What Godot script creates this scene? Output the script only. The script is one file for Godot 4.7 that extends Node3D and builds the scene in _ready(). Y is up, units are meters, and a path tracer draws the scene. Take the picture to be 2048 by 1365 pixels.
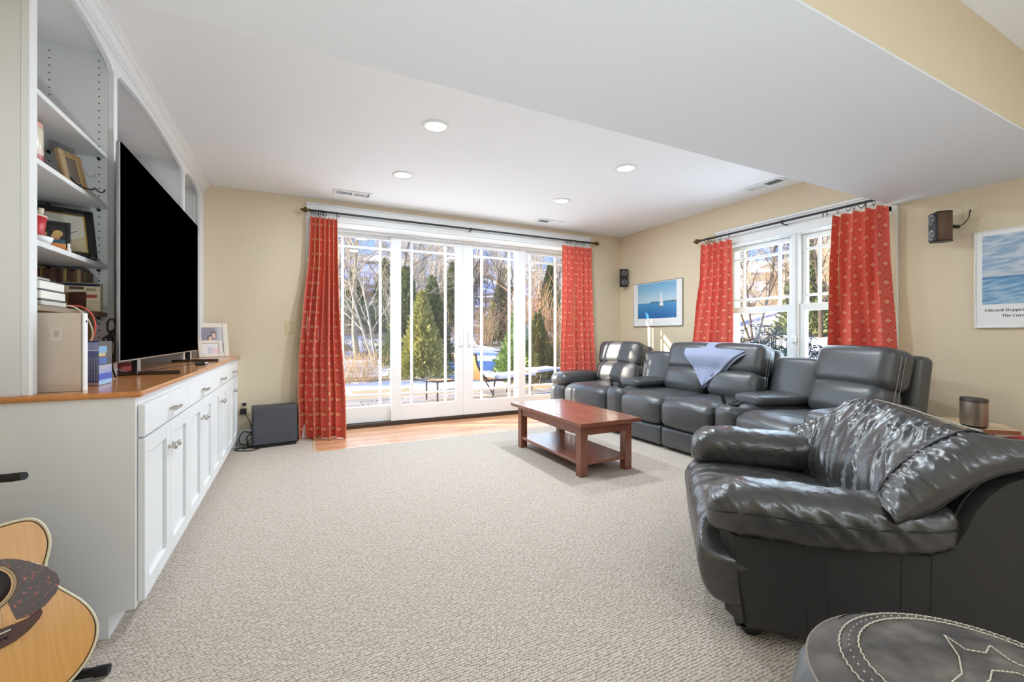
extends Node3D

# ---------------------------------------------------------------- camera, light, sky, exposure
const CEIL := 2.35
const ZB := -4.68     # inner face of the wall with the sliding doors
const XR := 4.0       # inner face of the wall with the window
const XL := -1.1      # wall behind the built-in

func _ready() -> void:
	var cam := Camera3D.new()
	cam.name = "camera"
	cam.projection = Camera3D.PROJECTION_FRUSTUM
	cam.near = 0.05
	cam.far = 400.0
	cam.size = 0.05 * 1365.0 / 866.0
	cam.frustum_offset = Vector2(0, 0.05 * (671.0 - 682.5) / 866.0)
	cam.position = Vector3(0, 1.0, 0)
	cam.rotation = Vector3(0, deg_to_rad(-26.46), 0)
	add_child(cam)
	cam.current = true
	var env := Environment.new()
	var sky := Sky.new()
	var sm := ProceduralSkyMaterial.new()
	sm.sky_top_color = Color(0.30, 0.52, 0.86)
	sm.sky_horizon_color = Color(0.66, 0.82, 0.97)
	sm.sky_curve = 0.13
	sm.ground_horizon_color = Color(0.72, 0.76, 0.82)
	sm.ground_bottom_color = Color(0.5, 0.5, 0.5)
	sm.sky_energy_multiplier = 1.25
	sky.sky_material = sm
	env.background_mode = Environment.BG_SKY
	env.sky = sky
	env.tonemap_mode = Environment.TONE_MAPPER_LINEAR
	env.tonemap_exposure = 1.05
	env.sdfgi_enabled = true
	env.ssao_enabled = true
	env.ssil_enabled = true
	var we := WorldEnvironment.new()
	we.name = "world"
	we.environment = env
	add_child(we)
	var sun := DirectionalLight3D.new()
	sun.name = "sun"
	sun.light_energy = 4.8
	sun.light_color = Color(1.0, 0.95, 0.87)
	sun.light_angular_distance = 0.5
	sun.shadow_enabled = true
	sun.sky_mode = DirectionalLight3D.SKY_MODE_LIGHT_ONLY
	add_child(sun)
	sun.look_at_from_position(Vector3.ZERO, Vector3(0.86, -0.36, 0.36))
	for p in [Vector3(0.805, 0, -2.72), Vector3(0.805, 0, -3.67), Vector3(2.38, 0, -2.72), Vector3(2.38, 0, -3.67)]:
		recessed_light(p.x, p.z, CEIL, LIGHT_LABELS[light_no], 1.0)
		light_no += 1
	for p in [Vector3(0.6, 0, 0.9), Vector3(2.6, 0, 0.9), Vector3(0.6, 0, 2.0), Vector3(2.6, 0, 2.0)]:  # added unseen lamps, filling the room with light from behind
		recessed_light(p.x, p.z, CEIL, "added round recessed ceiling light behind the camera, unseen fill for the room", 0.55, "added recessed fill lights behind the camera")
	area_light("door_daylight", Vector3(1.785, 0.95, -5.1), Vector3(1.785, 0.95, 0), Vector2(3.1, 1.7), DAY)
	area_light("window_daylight", Vector3(4.26, 1.31, -2.352), Vector3(0, 1.31, -2.352), Vector2(1.34, 1.2), DAY * 3.2)
	area_light("rear_fill_light", Vector3(1.4, 1.35, 2.5), Vector3(1.4, 1.35, 0.0), Vector2(2.4, 1.2), REAR)  # added area light, brightens the room from behind the camera
	fill_uplight(Vector3(0.45, 0, 0.28), 78.0, 0.0, 72.0, 2.1, "added black fill spotlight on the floor behind the camera, aimed straight up")
	make_materials()
	build_room()
	build_doors()
	build_windows()
	build_curtains()
	build_builtin()
	build_shelf_things()
	build_sectional()
	build_armchair()
	build_small_furniture()
	build_wall_things()
	build_guitar()
	build_outside()

var light_no := 0
const DAY := 0.85     # area lights outside door and window, standing in for snow and sky
const REAR := 0.42    # added fill light behind the camera, no window stands there

func area_light(called: String, at: Vector3, to: Vector3, size: Vector2, power: float) -> void:
	var l := AreaLight3D.new()
	l.name = called
	l.area_size = size
	l.area_normalize_energy = false
	l.light_energy = power
	l.light_color = Color(0.84, 0.935, 1.0)
	l.shadow_enabled = true
	l.area_range = 14.0
	l.area_attenuation = 2.0
	add_child(l)
	l.look_at_from_position(at, to)

const LIGHT_LABELS := [
	"largest recessed ceiling light, nearest to the white soffit and the bookcase",
	"recessed ceiling light over the bookcase side, between the largest light and the wide ceiling vent",
	"recessed ceiling light near the soffit over the coffee table, on the window side",
	"smallest recessed ceiling light, in front of the faint ceiling vent by the sliding doors",
]

# ---------------------------------------------------------------- things, parts, names
var M := {}
var used := {}

func nm(called: String) -> String:
	if not used.has(called):
		used[called] = 0
		return called
	used[called] += 1
	return "%s_%03d" % [called, used[called]]

func tag(o: Node3D, label: String, category: String, group := "") -> Node3D:
	o.set_meta("label", label)
	o.set_meta("category", category)
	if group != "":
		o.set_meta("group", group)
	return o

func thing(called: String, label: String, category: String, at := Vector3.ZERO, turn := 0.0, group := "") -> Node3D:
	var o := Node3D.new()
	o.name = nm(called)
	add_child(o)
	o.position = at
	o.rotation.y = turn
	return tag(o, label, category, group)

func struct(called: String, at := Vector3.ZERO) -> Node3D:
	var o := Node3D.new()
	o.name = nm(called)
	o.set_meta("kind", "structure")
	add_child(o)
	o.position = at
	return o

func part(called: String, sh: Sh, mat: Material, parent: Node3D) -> MeshInstance3D:
	var mi := MeshInstance3D.new()
	mi.name = called if parent != self else nm(called)
	mi.mesh = sh.done()
	mi.material_override = mat
	parent.add_child(mi, true)
	return mi

func like(called: String, mesh: Mesh, mat: Material, parent: Node3D, xf := Transform3D()) -> MeshInstance3D:
	var mi := MeshInstance3D.new()
	mi.name = called if parent != self else nm(called)
	mi.mesh = mesh
	mi.material_override = mat
	parent.add_child(mi, true)
	mi.transform = xf
	return mi

func one(called: String, sh: Sh, mat: Material, label: String, category: String, group := "") -> MeshInstance3D:
	var mi := part(called, sh, mat, self)
	tag(mi, label, category, group)
	return mi

func swall(called: String, sh: Sh, mat: Material) -> MeshInstance3D:
	var mi := part(called, sh, mat, self)
	mi.set_meta("kind", "structure")
	return mi

# ---------------------------------------------------------------- shapes
class Sh:
	var st := SurfaceTool.new()
	var xf := Transform3D()
	var col := Color(1, 1, 1)
	func _init() -> void:
		st.begin(Mesh.PRIMITIVE_TRIANGLES)

	func done() -> ArrayMesh:
		st.generate_normals()
		st.index()
		return st.commit()

	func vt(p: Vector3, uv: Vector2, g: int) -> void:
		st.set_smooth_group(g)
		st.set_color(col)
		st.set_uv(uv)
		st.add_vertex(xf * p)

	# corners counter-clockwise as seen from outside
	func tri(a: Vector3, b: Vector3, c: Vector3, ua := Vector2(), ub := Vector2(), uc := Vector2(), g := -1) -> void:
		vt(a, ua, g)
		vt(c, uc, g)
		vt(b, ub, g)

	func quad(a: Vector3, b: Vector3, c: Vector3, d: Vector3, ua: Vector2, ub: Vector2, uc: Vector2, ud: Vector2, g := -1) -> void:
		tri(a, b, c, ua, ub, uc, g)
		tri(a, c, d, ua, uc, ud, g)

	# chamfered box; u of the texture runs along the axis «grain»
	func box(c: Vector3, s: Vector3, bev := 0.0, grain := 0, b := Basis(), uvo := Vector2.ZERO) -> void:
		var h := s * 0.5
		var i := Vector3(h.x - bev, h.y - bev, h.z - bev)
		for ax in 3:
			for sg in [-1.0, 1.0]:
				var u := (ax + 1) % 3
				var v := (ax + 2) % 3
				var q := []
				for k in [[-1, -1], [1, -1], [1, 1], [-1, 1]]:
					var p := Vector3.ZERO
					p[ax] = h[ax] * sg
					p[u] = i[u] * k[0]
					p[v] = i[v] * k[1]
					q.append(p)
				if sg < 0:
					q.reverse()
				_bq(q, c, b, grain, ax, uvo)
		if bev > 0.0:
			for ax in 3:
				var u := (ax + 1) % 3
				var v := (ax + 2) % 3
				for su in [-1.0, 1.0]:
					for sv in [-1.0, 1.0]:
						var q := []
						for k in [[-1, 0], [1, 0], [1, 1], [-1, 1]]:
							var p := Vector3.ZERO
							p[ax] = i[ax] * k[0]
							p[u] = (h[u] if k[1] == 0 else i[u]) * su
							p[v] = (i[v] if k[1] == 0 else h[v]) * sv
							q.append(p)
						_bq(_out(q), c, b, grain, u, uvo)
			for sx in [-1.0, 1.0]:
				for sy in [-1.0, 1.0]:
					for sz in [-1.0, 1.0]:
						var q := [Vector3(h.x * sx, i.y * sy, i.z * sz), Vector3(i.x * sx, h.y * sy, i.z * sz), Vector3(i.x * sx, i.y * sy, h.z * sz)]
						if (q[1] - q[0]).cross(q[2] - q[0]).dot(q[0]) < 0:
							q.reverse()
						tri(c + b * q[0], c + b * q[1], c + b * q[2])

	func _out(q: Array) -> Array:
		if (q[1] - q[0]).cross(q[2] - q[0]).dot(q[0] + q[2]) < 0:
			q.reverse()
		return q

	func _bq(q: Array, c: Vector3, b: Basis, grain: int, ax: int, uvo: Vector2) -> void:
		var ua := grain if grain != ax else (ax + 1) % 3
		var va := 3 - ua - ax
		var t := []
		for p in q:
			t.append(Vector2(p[ua], p[va]) + uvo)
		quad(c + b * q[0], c + b * q[1], c + b * q[2], c + b * q[3], t[0], t[1], t[2], t[3])

	# grid of points [row][column]; out = -1 turns it over; smooth
	func grid(rows: Array, closed_u := false, closed_v := false, out := 1, g := 0, us := 1.0, vs := 1.0) -> void:
		var nv := rows.size()
		var nu: int = rows[0].size()
		for j in (nv if closed_v else nv - 1):
			var r0: Array = rows[j]
			var r1: Array = rows[(j + 1) % nv]
			for i in (nu if closed_u else nu - 1):
				var k := (i + 1) % nu
				var u0 := us * i / (nu - 1.0)
				var u1 := us * (i + 1) / (nu - 1.0)
				var v0 := vs * j / (nv - 1.0)
				var v1 := vs * (j + 1) / (nv - 1.0)
				if out > 0:
					quad(r0[i], r0[k], r1[k], r1[i], Vector2(u0, v0), Vector2(u1, v0), Vector2(u1, v1), Vector2(u0, v1), g)
				else:
					quad(r0[i], r1[i], r1[k], r0[k], Vector2(u0, v0), Vector2(u0, v1), Vector2(u1, v1), Vector2(u1, v0), g)

	# box with round edges of radius r, n cuts; then «bend» moves each point
	func rbox(c: Vector3, h: Vector3, r: float, n: int, bend = null, b := Basis(), k := 3, g := 0) -> void:
		var co := []
		for ax in 3:
			var a := []
			for q in k:
				a.append(-h[ax] + r * q / k)
			for q in n + 1:
				a.append(lerpf(-h[ax] + r, h[ax] - r, q / float(n)))
			for q in k:
				a.append(h[ax] - r + r * (q + 1) / k)
			co.append(a)
		var inn := h - Vector3(r, r, r)
		for ax in 3:
			var u := (ax + 1) % 3
			var v := (ax + 2) % 3
			for sg in [-1.0, 1.0]:
				var rows := []
				for cv in co[v]:
					var row := []
					for cu in co[u]:
						var p := Vector3.ZERO
						p[ax] = h[ax] * sg
						p[u] = cu
						p[v] = cv
						var core := p.clamp(-inn, inn)
						p = core + (p - core).normalized() * r
						if bend != null:
							p = bend.call(p)
						row.append(c + b * p)
					rows.append(row)
				grid(rows, false, false, 1 if sg > 0 else -1, g)

	func tube(pts: Array, rad, sides := 8, closed := false, g := 0) -> void:
		var n := pts.size()
		var rows := []
		var up := Vector3.ZERO
		for i in n:
			var a: Vector3 = pts[(i - 1 + n) % n] if closed or i > 0 else pts[0]
			var c: Vector3 = pts[(i + 1) % n] if closed or i < n - 1 else pts[n - 1]
			var t := (c - a).normalized()
			if up == Vector3.ZERO:
				up = Vector3.UP if absf(t.y) < 0.9 else Vector3.RIGHT
			var s := t.cross(up).normalized()
			up = s.cross(t).normalized()
			var r: float = rad[i] if rad is Array else rad
			var row := []
			for k in sides:
				var w := TAU * k / sides
				row.append(pts[i] + (s * cos(w) + up * sin(w)) * r)
			rows.append(row)
		var cl := []
		for row in rows:
			cl.append(row + [row[0]])
		if closed:
			cl.append(cl[0])
		grid(cl, false, false, -1, g)
		if not closed:
			for e in [0, n - 1]:
				for k in range(1, sides - 1):
					var q: Array = rows[e]
					if e == 0:
						tri(q[0], q[k], q[k + 1])
					else:
						tri(q[0], q[k + 1], q[k])

	# profile of (radius, height) turned round the y axis of «at»
	func lathe(prof: Array, seg := 24, at := Transform3D(), squash := Vector3.ONE, g := 0) -> void:
		var rows := []
		for p in prof:
			var row := []
			for k in seg + 1:
				var w := TAU * (k % seg) / seg
				row.append(at * (Vector3(p.x * cos(w), p.y, -p.x * sin(w)) * squash))
			rows.append(row)
		grid(rows, false, false, 1, g)

	# flat outline (counter-clockwise in x, y) with depth along +z, edges chamfered by bev
	func slab(poly: PackedVector2Array, depth: float, bev := 0.0, at := Transform3D(), smooth := false) -> void:
		var pl := poly
		if Geometry2D.is_polygon_clockwise(pl):
			pl = pl.duplicate()
			pl.reverse()
		var n := pl.size()
		var ins := PackedVector2Array()
		for i in n:
			var e0 := (pl[i] - pl[(i - 1 + n) % n]).normalized()
			var e1 := (pl[(i + 1) % n] - pl[i]).normalized()
			var m := (Vector2(-e0.y, e0.x) + Vector2(-e1.y, e1.x)).normalized()
			ins.append(pl[i] + m * bev / maxf(0.4, m.dot(Vector2(-e1.y, e1.x))))
		var ix := Geometry2D.triangulate_polygon(ins)
		if ix.is_empty():
			ix = Geometry2D.triangulate_polygon(pl)
		for k in range(0, ix.size(), 3):
			var a := ins[ix[k]]
			var b := ins[ix[k + 1]]
			var c := ins[ix[k + 2]]
			if (b - a).cross(c - a) < 0:
				var w := b
				b = c
				c = w
			tri(at * Vector3(a.x, a.y, depth), at * Vector3(b.x, b.y, depth), at * Vector3(c.x, c.y, depth), a, b, c)
			tri(at * Vector3(a.x, a.y, 0), at * Vector3(c.x, c.y, 0), at * Vector3(b.x, b.y, 0), a, c, b)
		var g := 0 if smooth else -1
		for i in n:
			var k := (i + 1) % n
			var lv := [[ins[i], ins[k], 0.0], [pl[i], pl[k], bev], [pl[i], pl[k], depth - bev], [ins[i], ins[k], depth]]
			for q in 3:
				if (q == 0 or q == 2) and bev <= 0.0:
					continue
				var a: Vector2 = lv[q][0]
				var b: Vector2 = lv[q][1]
				var c: Vector2 = lv[q + 1][1]
				var d: Vector2 = lv[q + 1][0]
				quad(at * Vector3(a.x, a.y, lv[q][2]), at * Vector3(b.x, b.y, lv[q][2]), at * Vector3(c.x, c.y, lv[q + 1][2]), at * Vector3(d.x, d.y, lv[q + 1][2]), a, b, c, d, g)

	# smooth skin over rows of control points (Catmull-Rom both ways), then «bend(p, u, v)»
	func loft(ctrl: Array, nu: int, nv: int, out := 1, bend = null, closed_u := false, g := 0) -> void:
		var fine := []
		for row in ctrl:
			fine.append(_cr(row, nu, closed_u))
		var rows := []
		var cols := []
		for i in nu + 1:
			var c := []
			for r in fine:
				c.append(r[i])
			cols.append(_cr(c, nv, false))
		for j in nv + 1:
			var row := []
			for i in nu + 1:
				var p: Vector3 = cols[i][j]
				if bend != null:
					p = bend.call(p, i / float(nu), j / float(nv))
				row.append(p)
			rows.append(row)
		grid(rows, false, false, out, g)

	func _cr(p: Array, n: int, closed: bool) -> Array:
		var m := p.size()
		var o := []
		for i in n + 1:
			var t := (m if closed else m - 1) * i / float(n)
			var k := int(floor(t))
			if not closed:
				k = mini(k, m - 2)
			var f := t - k
			var a: Vector3 = p[(k - 1 + m) % m] if closed else p[maxi(k - 1, 0)]
			var b: Vector3 = p[k % m]
			var c: Vector3 = p[(k + 1) % m]
			var d: Vector3 = p[(k + 2) % m] if closed else p[mini(k + 2, m - 1)]
			o.append(0.5 * (2.0 * b + (c - a) * f + (2.0 * a - 5.0 * b + 4.0 * c - d) * f * f + (3.0 * b - a - 3.0 * c + d) * f * f * f))
		return o

func boxy(c: Vector3, s: Vector3, bev := 0.0, grain := 0, b := Basis(), uvo := Vector2.ZERO) -> Sh:
	var sh := Sh.new()
	sh.box(c, s, bev, grain, b, uvo)
	return sh

# box from one corner to the other
func span(a: Vector3, b: Vector3, bev := 0.0, grain := 0) -> Sh:
	return boxy((a + b) * 0.5, (b - a).abs(), bev, grain)

func rope(pts: Array, rad, sides := 8, n := 0) -> Sh:
	var sh := Sh.new()
	if n > 0:
		sh.tube(sh._cr(pts, n, false), rad, sides)
	else:
		sh.tube(pts, rad, sides)
	return sh

func turned(prof: Array, seg := 24, at := Transform3D(), squash := Vector3.ONE) -> Sh:
	var sh := Sh.new()
	sh.lathe(prof, seg, at, squash)
	return sh

# ---------------------------------------------------------------- lamp
func recessed_light(x: float, z: float, y: float, label: String, power: float, group := "") -> void:
	if not M.has("trimw"):
		lamp_mats()
	var t := thing("recessed_light", label, "ceiling light", Vector3(x, y, z), 0.0, group)
	part("trim_ring", turned([Vector2(0.066, -0.001), Vector2(0.07, -0.008), Vector2(0.082, -0.009), Vector2(0.09, -0.004), Vector2(0.091, 0.0)], 40), M.trimw, t)
	part("lens", turned([Vector2(0.0, -0.005), Vector2(0.04, -0.005), Vector2(0.069, -0.003)], 40), M.lamp, t)
	var l := AreaLight3D.new()
	l.name = "lamp_glow"
	l.area_size = Vector2(0.12, 0.12)
	l.light_energy = LAMP * power
	l.light_color = Color(0.91, 0.965, 1.0)
	l.shadow_enabled = true
	l.area_range = 12.0
	l.area_attenuation = 2.0
	t.add_child(l, true)
	l.position = Vector3(0, -0.02, 0)
	l.rotation = Vector3(-PI / 2, 0, 0)

# added fill spotlight, unseen behind the camera, throwing light up to soffit and ceiling
func fill_uplight(at: Vector3, tilt: float, turn: float, cone: float, power: float, label: String) -> void:
	var t := thing("added_fill_spotlight", label, "lamp", at)
	var black := mat(Color8(24, 24, 26), 0.5)
	part("base", turned([Vector2(0, 0), Vector2(0.07, 0), Vector2(0.07, 0.012), Vector2(0.02, 0.018), Vector2(0.012, 0.06), Vector2(0, 0.06)], 24), black, t)
	var head := Transform3D(Basis.from_euler(Vector3(deg_to_rad(tilt), deg_to_rad(turn), 0)), Vector3(0, 0.12, 0))
	var q := head * Transform3D(Basis(Quaternion(Vector3.UP, Vector3(0, 0, 1))), Vector3.ZERO)
	part("housing", turned([Vector2(0.03, 0.07), Vector2(0.05, 0.05), Vector2(0.056, -0.05), Vector2(0.052, -0.05), Vector2(0.046, 0.046), Vector2(0.0, 0.06)], 28, q), black, t)
	part("bulb_face", turned([Vector2(0.0, -0.03), Vector2(0.046, -0.028), Vector2(0.052, -0.02)], 28, q), M.lamp, t)
	var l := SpotLight3D.new()
	l.name = "lamp_glow"
	l.light_energy = power
	l.light_color = Color(0.91, 0.965, 1.0)
	l.spot_angle = cone
	l.spot_angle_attenuation = 0.5
	l.spot_range = 14.0
	l.spot_attenuation = 2.0
	l.light_size = 0.05
	l.shadow_enabled = true
	t.add_child(l, true)
	l.transform = head * Transform3D(Basis(), Vector3(0, 0, -0.1))

const LAMP := 2.0

func lamp_mats() -> void:
	M.trimw = mat(Color(0.93, 0.93, 0.92), 0.5)
	var l := mat(Color(1, 1, 1), 0.4)
	l.emission_enabled = true
	l.emission = Color(1, 0.98, 0.94)
	l.emission_energy_multiplier = 1.6
	M.lamp = l

# ---------------------------------------------------------------- materials
func mat(c: Color, rough := 0.6, metal := 0.0) -> StandardMaterial3D:
	var m := StandardMaterial3D.new()
	m.albedo_color = c
	m.roughness = rough
	m.metallic = metal
	return m

func noise(freq: float, sd: int, oct := 3, kind := FastNoiseLite.TYPE_SIMPLEX_SMOOTH) -> FastNoiseLite:
	var n := FastNoiseLite.new()
	n.noise_type = kind
	n.frequency = freq
	n.seed = sd
	n.fractal_octaves = oct
	return n

func paint(w: int, h: int, fn: Callable) -> Image:
	var d := PackedByteArray()
	d.resize(w * h * 3)
	var k := 0
	for y in h:
		for x in w:
			var c: Color = fn.call(x, y)
			d[k] = clampi(int(c.r * 255.0), 0, 255)
			d[k + 1] = clampi(int(c.g * 255.0), 0, 255)
			d[k + 2] = clampi(int(c.b * 255.0), 0, 255)
			k += 3
	return Image.create_from_data(w, h, false, Image.FORMAT_RGB8, d)

func tex(im: Image) -> ImageTexture:
	return ImageTexture.create_from_image(im)

# grain along u: dark streaks, wavy rings
func wood(a: Color, b: Color, c: Color, sd: int, rings := 9.0, w := 512, h := 256) -> ImageTexture:
	var n1 := noise(0.004, sd, 3)
	var n2 := noise(0.02, sd + 5, 2)
	return tex(paint(w, h, func(x: int, y: int):
		var wob := n1.get_noise_2d(x, y * 3.0)
		var r := 0.5 + 0.5 * sin((y / float(h) * rings + wob * 3.0) * TAU * 0.5)
		var f := 0.5 + 0.5 * n2.get_noise_2d(x * 0.35, y * 11.0)
		var t := clampf(r * 0.55 + f * 0.6 - 0.1, 0.0, 1.0)
		var k := a.lerp(b, t)
		return k.lerp(c, clampf((f - 0.62) * 2.2, 0.0, 0.8))))

func wooden(a: Color, b: Color, c: Color, sd: int, rough: float, coat := 0.0, scale := Vector3(1, 2, 1), rings := 9.0) -> StandardMaterial3D:
	var m := mat(Color.WHITE, rough)
	m.albedo_texture = wood(a, b, c, sd, rings)
	m.uv1_scale = scale
	if coat > 0.0:
		m.clearcoat_enabled = true
		m.clearcoat = coat
		m.clearcoat_roughness = 0.12
	return m

func tri_noise(m: StandardMaterial3D, freq: float, sd: int, lo: Color, hi: Color, scale: float, oct := 4) -> void:
	var n := NoiseTexture2D.new()
	n.width = 256
	n.height = 256
	n.seamless = true
	n.noise = noise(freq, sd, oct)
	var g := Gradient.new()
	g.set_color(0, lo)
	g.set_color(1, hi)
	n.color_ramp = g
	m.albedo_color = Color.WHITE
	m.albedo_texture = n
	m.uv1_triplanar = true
	m.uv1_scale = Vector3(scale, scale, scale)

func tri_bump(m: StandardMaterial3D, freq: float, sd: int, strength: float, scale: float, kind := FastNoiseLite.TYPE_SIMPLEX_SMOOTH, oct := 3) -> void:
	var n := NoiseTexture2D.new()
	n.width = 256
	n.height = 256
	n.seamless = true
	n.as_normal_map = true
	n.bump_strength = strength
	n.noise = noise(freq, sd, oct, kind)
	m.normal_enabled = true
	m.normal_texture = n
	m.uv1_triplanar = true
	m.uv1_scale = Vector3(scale, scale, scale)

func leaf_mat(c: Color, back: Color, rough := 0.6) -> StandardMaterial3D:
	var m := mat(c, rough)
	m.vertex_color_use_as_albedo = true
	m.cull_mode = BaseMaterial3D.CULL_DISABLED
	m.backlight_enabled = true
	m.backlight = back
	return m

func make_materials() -> void:
	M.wall = mat(Color8(225, 208, 180), 0.85)
	tri_bump(M.wall, 0.12, 4, 0.5, 3.0)
	M.ceil = mat(Color8(246, 246, 247), 0.9)
	M.soffit = mat(Color8(232, 233, 236), 0.9)
	M.trim = mat(Color8(238, 239, 240), 0.45)
	M.cab = mat(Color8(232, 232, 232), 0.38)
	M.cabin = mat(Color8(226, 225, 224), 0.45)
	M.hole = mat(Color8(30, 28, 26), 0.8)
	M.oak = wooden(Color8(196, 122, 62), Color8(216, 148, 86), Color8(170, 98, 46), 3, 0.28, 0.6, Vector3(1.1, 3.0, 1), 7.0)
	M.planks = [wooden(Color8(206, 148, 108), Color8(222, 168, 128), Color8(178, 118, 82), 11, 0.33, 0.3, Vector3(1.0, 4.0, 1)),
		wooden(Color8(196, 136, 98), Color8(214, 158, 118), Color8(168, 108, 74), 17, 0.33, 0.3, Vector3(1.0, 4.0, 1)),
		wooden(Color8(214, 158, 116), Color8(228, 176, 136), Color8(188, 128, 90), 23, 0.33, 0.3, Vector3(1.0, 4.0, 1))]
	M.cherry = wooden(Color8(124, 72, 54), Color8(146, 90, 66), Color8(88, 46, 34), 31, 0.3, 0.45, Vector3(1.2, 3.5, 1))
	M.cherry2 = wooden(Color8(132, 78, 58), Color8(152, 96, 72), Color8(96, 52, 38), 37, 0.3, 0.45, Vector3(1.2, 3.5, 1))
	M.maple = wooden(Color8(214, 184, 146), Color8(226, 200, 164), Color8(196, 162, 122), 41, 0.35, 0.3, Vector3(1.2, 3.0, 1))
	M.walnut = wooden(Color8(128, 74, 44), Color8(150, 92, 58), Color8(98, 54, 32), 43, 0.4, 0.2, Vector3(1.2, 3.0, 1))
	M.greybrown_grain = wooden(Color8(138, 118, 96), Color8(156, 136, 112), Color8(112, 94, 74), 47, 0.6, 0.0, Vector3(1.2, 3.0, 1))  # grey-brown with grain, for the lowest shelf and a box front
	M.frame_wood = wooden(Color8(168, 138, 98), Color8(188, 158, 118), Color8(128, 98, 62), 49, 0.6, 0.0, Vector3(3, 5, 1))
	M.rosewood = wooden(Color8(72, 40, 34), Color8(96, 58, 48), Color8(46, 26, 22), 53, 0.4, 0.1, Vector3(2, 4, 1))
	M.spruce = wooden(Color8(222, 160, 84), Color8(232, 174, 98), Color8(206, 142, 68), 59, 0.25, 0.7, Vector3(0.7, 7.0, 1), 14.0)
	# carpet: rows of loops
	var cn := noise(0.03, 71, 3)
	var cr := RandomNumberGenerator.new()
	cr.seed = 77
	var cell := 16
	var cw := 512
	var jit := []
	for i in (cw / cell) * (cw / cell):
		jit.append([cr.randf(), cr.randf_range(-2.5, 2.5), cr.randf_range(-2.5, 2.5), cr.randf()])
	var ch := Image.create(cw, cw, false, Image.FORMAT_RGB8)
	var cc := Image.create(cw, cw, false, Image.FORMAT_RGB8)
	var nc := cw / cell
	for y in cw:
		for x in cw:
			var cy := int(y / float(cell))
			var off := (cell / 2.0) if cy % 2 == 1 else 0.0
			var best := 0.0
			var tone := 0.0
			for dj in [-1, 0, 1]:
				var jy: int = cy + dj
				var o2 := (cell / 2.0) if posmod(jy, 2) == 1 else 0.0
				var cx := int(floor((x - o2) / cell))
				for di in [-1, 0, 1]:
					var jx: int = cx + di
					var q: Array = jit[posmod(jy, nc) * nc + posmod(jx, nc)]
					var ex: float = (x - ((jx + 0.5) * cell + o2 + q[1])) / (cell * 0.62)
					var ey: float = (y - ((jy + 0.5) * cell + q[2])) / (cell * 0.5)
					var hh: float = 1.0 - ex * ex - ey * ey
					if hh > best:
						best = hh
						tone = q[3]
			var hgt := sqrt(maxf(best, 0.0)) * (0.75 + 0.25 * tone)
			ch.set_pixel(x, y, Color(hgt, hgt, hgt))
			var k := 0.55 + 0.45 * smoothstep(0.1, 0.6, hgt)  # darker down between the loops, shade put into the colour
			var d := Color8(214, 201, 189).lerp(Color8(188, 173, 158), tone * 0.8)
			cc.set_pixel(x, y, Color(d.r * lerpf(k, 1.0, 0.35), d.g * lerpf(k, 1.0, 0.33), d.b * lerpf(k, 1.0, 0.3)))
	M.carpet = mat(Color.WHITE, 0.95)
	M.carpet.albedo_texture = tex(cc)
	var chn := ch.duplicate()
	chn.bump_map_to_normal_map(3.0)
	M.carpet.normal_enabled = true
	M.carpet.normal_texture = tex(chn)
	M.carpet.normal_scale = 0.9
	M.carpet.uv1_scale = Vector3(3.0, 3.0, 1)
	M.carpet.metallic_specular = 0.2
	# leather
	M.leather = mat(Color8(70, 71, 73), 0.36)
	M.leather.metallic_specular = 0.65
	tri_bump(M.leather, 0.09, 81, 1.1, 9.0, FastNoiseLite.TYPE_CELLULAR, 2)
	M.leather.normal_scale = 0.35
	M.oldleather = mat(Color8(38, 36, 35), 0.31)
	M.oldleather.metallic_specular = 0.7
	tri_noise(M.oldleather, 0.02, 83, Color8(42, 42, 43), Color8(70, 67, 65), 2.2, 5)
	tri_bump(M.oldleather, 0.05, 85, 3.0, 2.2, FastNoiseLite.TYPE_SIMPLEX_SMOOTH, 4)
	M.oldleather.normal_scale = 0.28
	M.hardleather = mat(Color8(46, 45, 45), 0.46)
	tri_bump(M.hardleather, 0.12, 87, 1.2, 8.0, FastNoiseLite.TYPE_CELLULAR, 2)
	M.hardleather.normal_scale = 0.4
	M.suede = mat(Color8(80, 74, 70), 0.72)
	tri_noise(M.suede, 0.014, 89, Color8(52, 48, 46), Color8(122, 112, 104), 3.0, 5)
	M.pouf_side = mat(Color8(120, 122, 126), 0.5)
	tri_noise(M.pouf_side, 0.012, 91, Color8(78, 80, 84), Color8(150, 152, 156), 3.0, 5)
	M.thread = mat(Color8(214, 204, 184), 0.8)
	M.stitch = mat(Color8(176, 172, 164), 0.7)
	M.seam = mat(Color8(22, 22, 23), 0.5)
	M.black = mat(Color8(22, 22, 23), 0.45)
	M.rubber = mat(Color8(26, 26, 27), 0.6)
	M.nickel = mat(Color8(190, 186, 178), 0.25, 1.0)
	M.steel = mat(Color8(188, 190, 194), 0.3, 1.0)
	M.iron = mat(Color8(62, 62, 64), 0.4, 0.7)
	M.bronze = mat(Color8(96, 76, 46), 0.42, 0.7)
	M.darkbronze = mat(Color8(70, 58, 50), 0.4, 0.3)
	M.white = mat(Color8(240, 240, 238), 0.5)
	M.ivory = mat(Color8(226, 212, 180), 0.5)
	M.glass = mat(Color(1, 1, 1, 0.03), 0.02)
	M.glass.transparency = BaseMaterial3D.TRANSPARENCY_ALPHA
	# curtain cloth
	M.cloth = mat(Color.WHITE, 0.75)
	M.cloth.albedo_texture = curtain_tex()
	M.cloth.rim_enabled = true
	M.cloth.rim = 0.25
	M.cloth.backlight_enabled = true
	M.cloth.backlight = Color(0.16, 0.06, 0.04)
	M.cloth.cull_mode = BaseMaterial3D.CULL_DISABLED
	M.lining = mat(Color8(190, 150, 96), 0.8)
	M.blanket = mat(Color8(150, 158, 184), 0.95)
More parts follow.
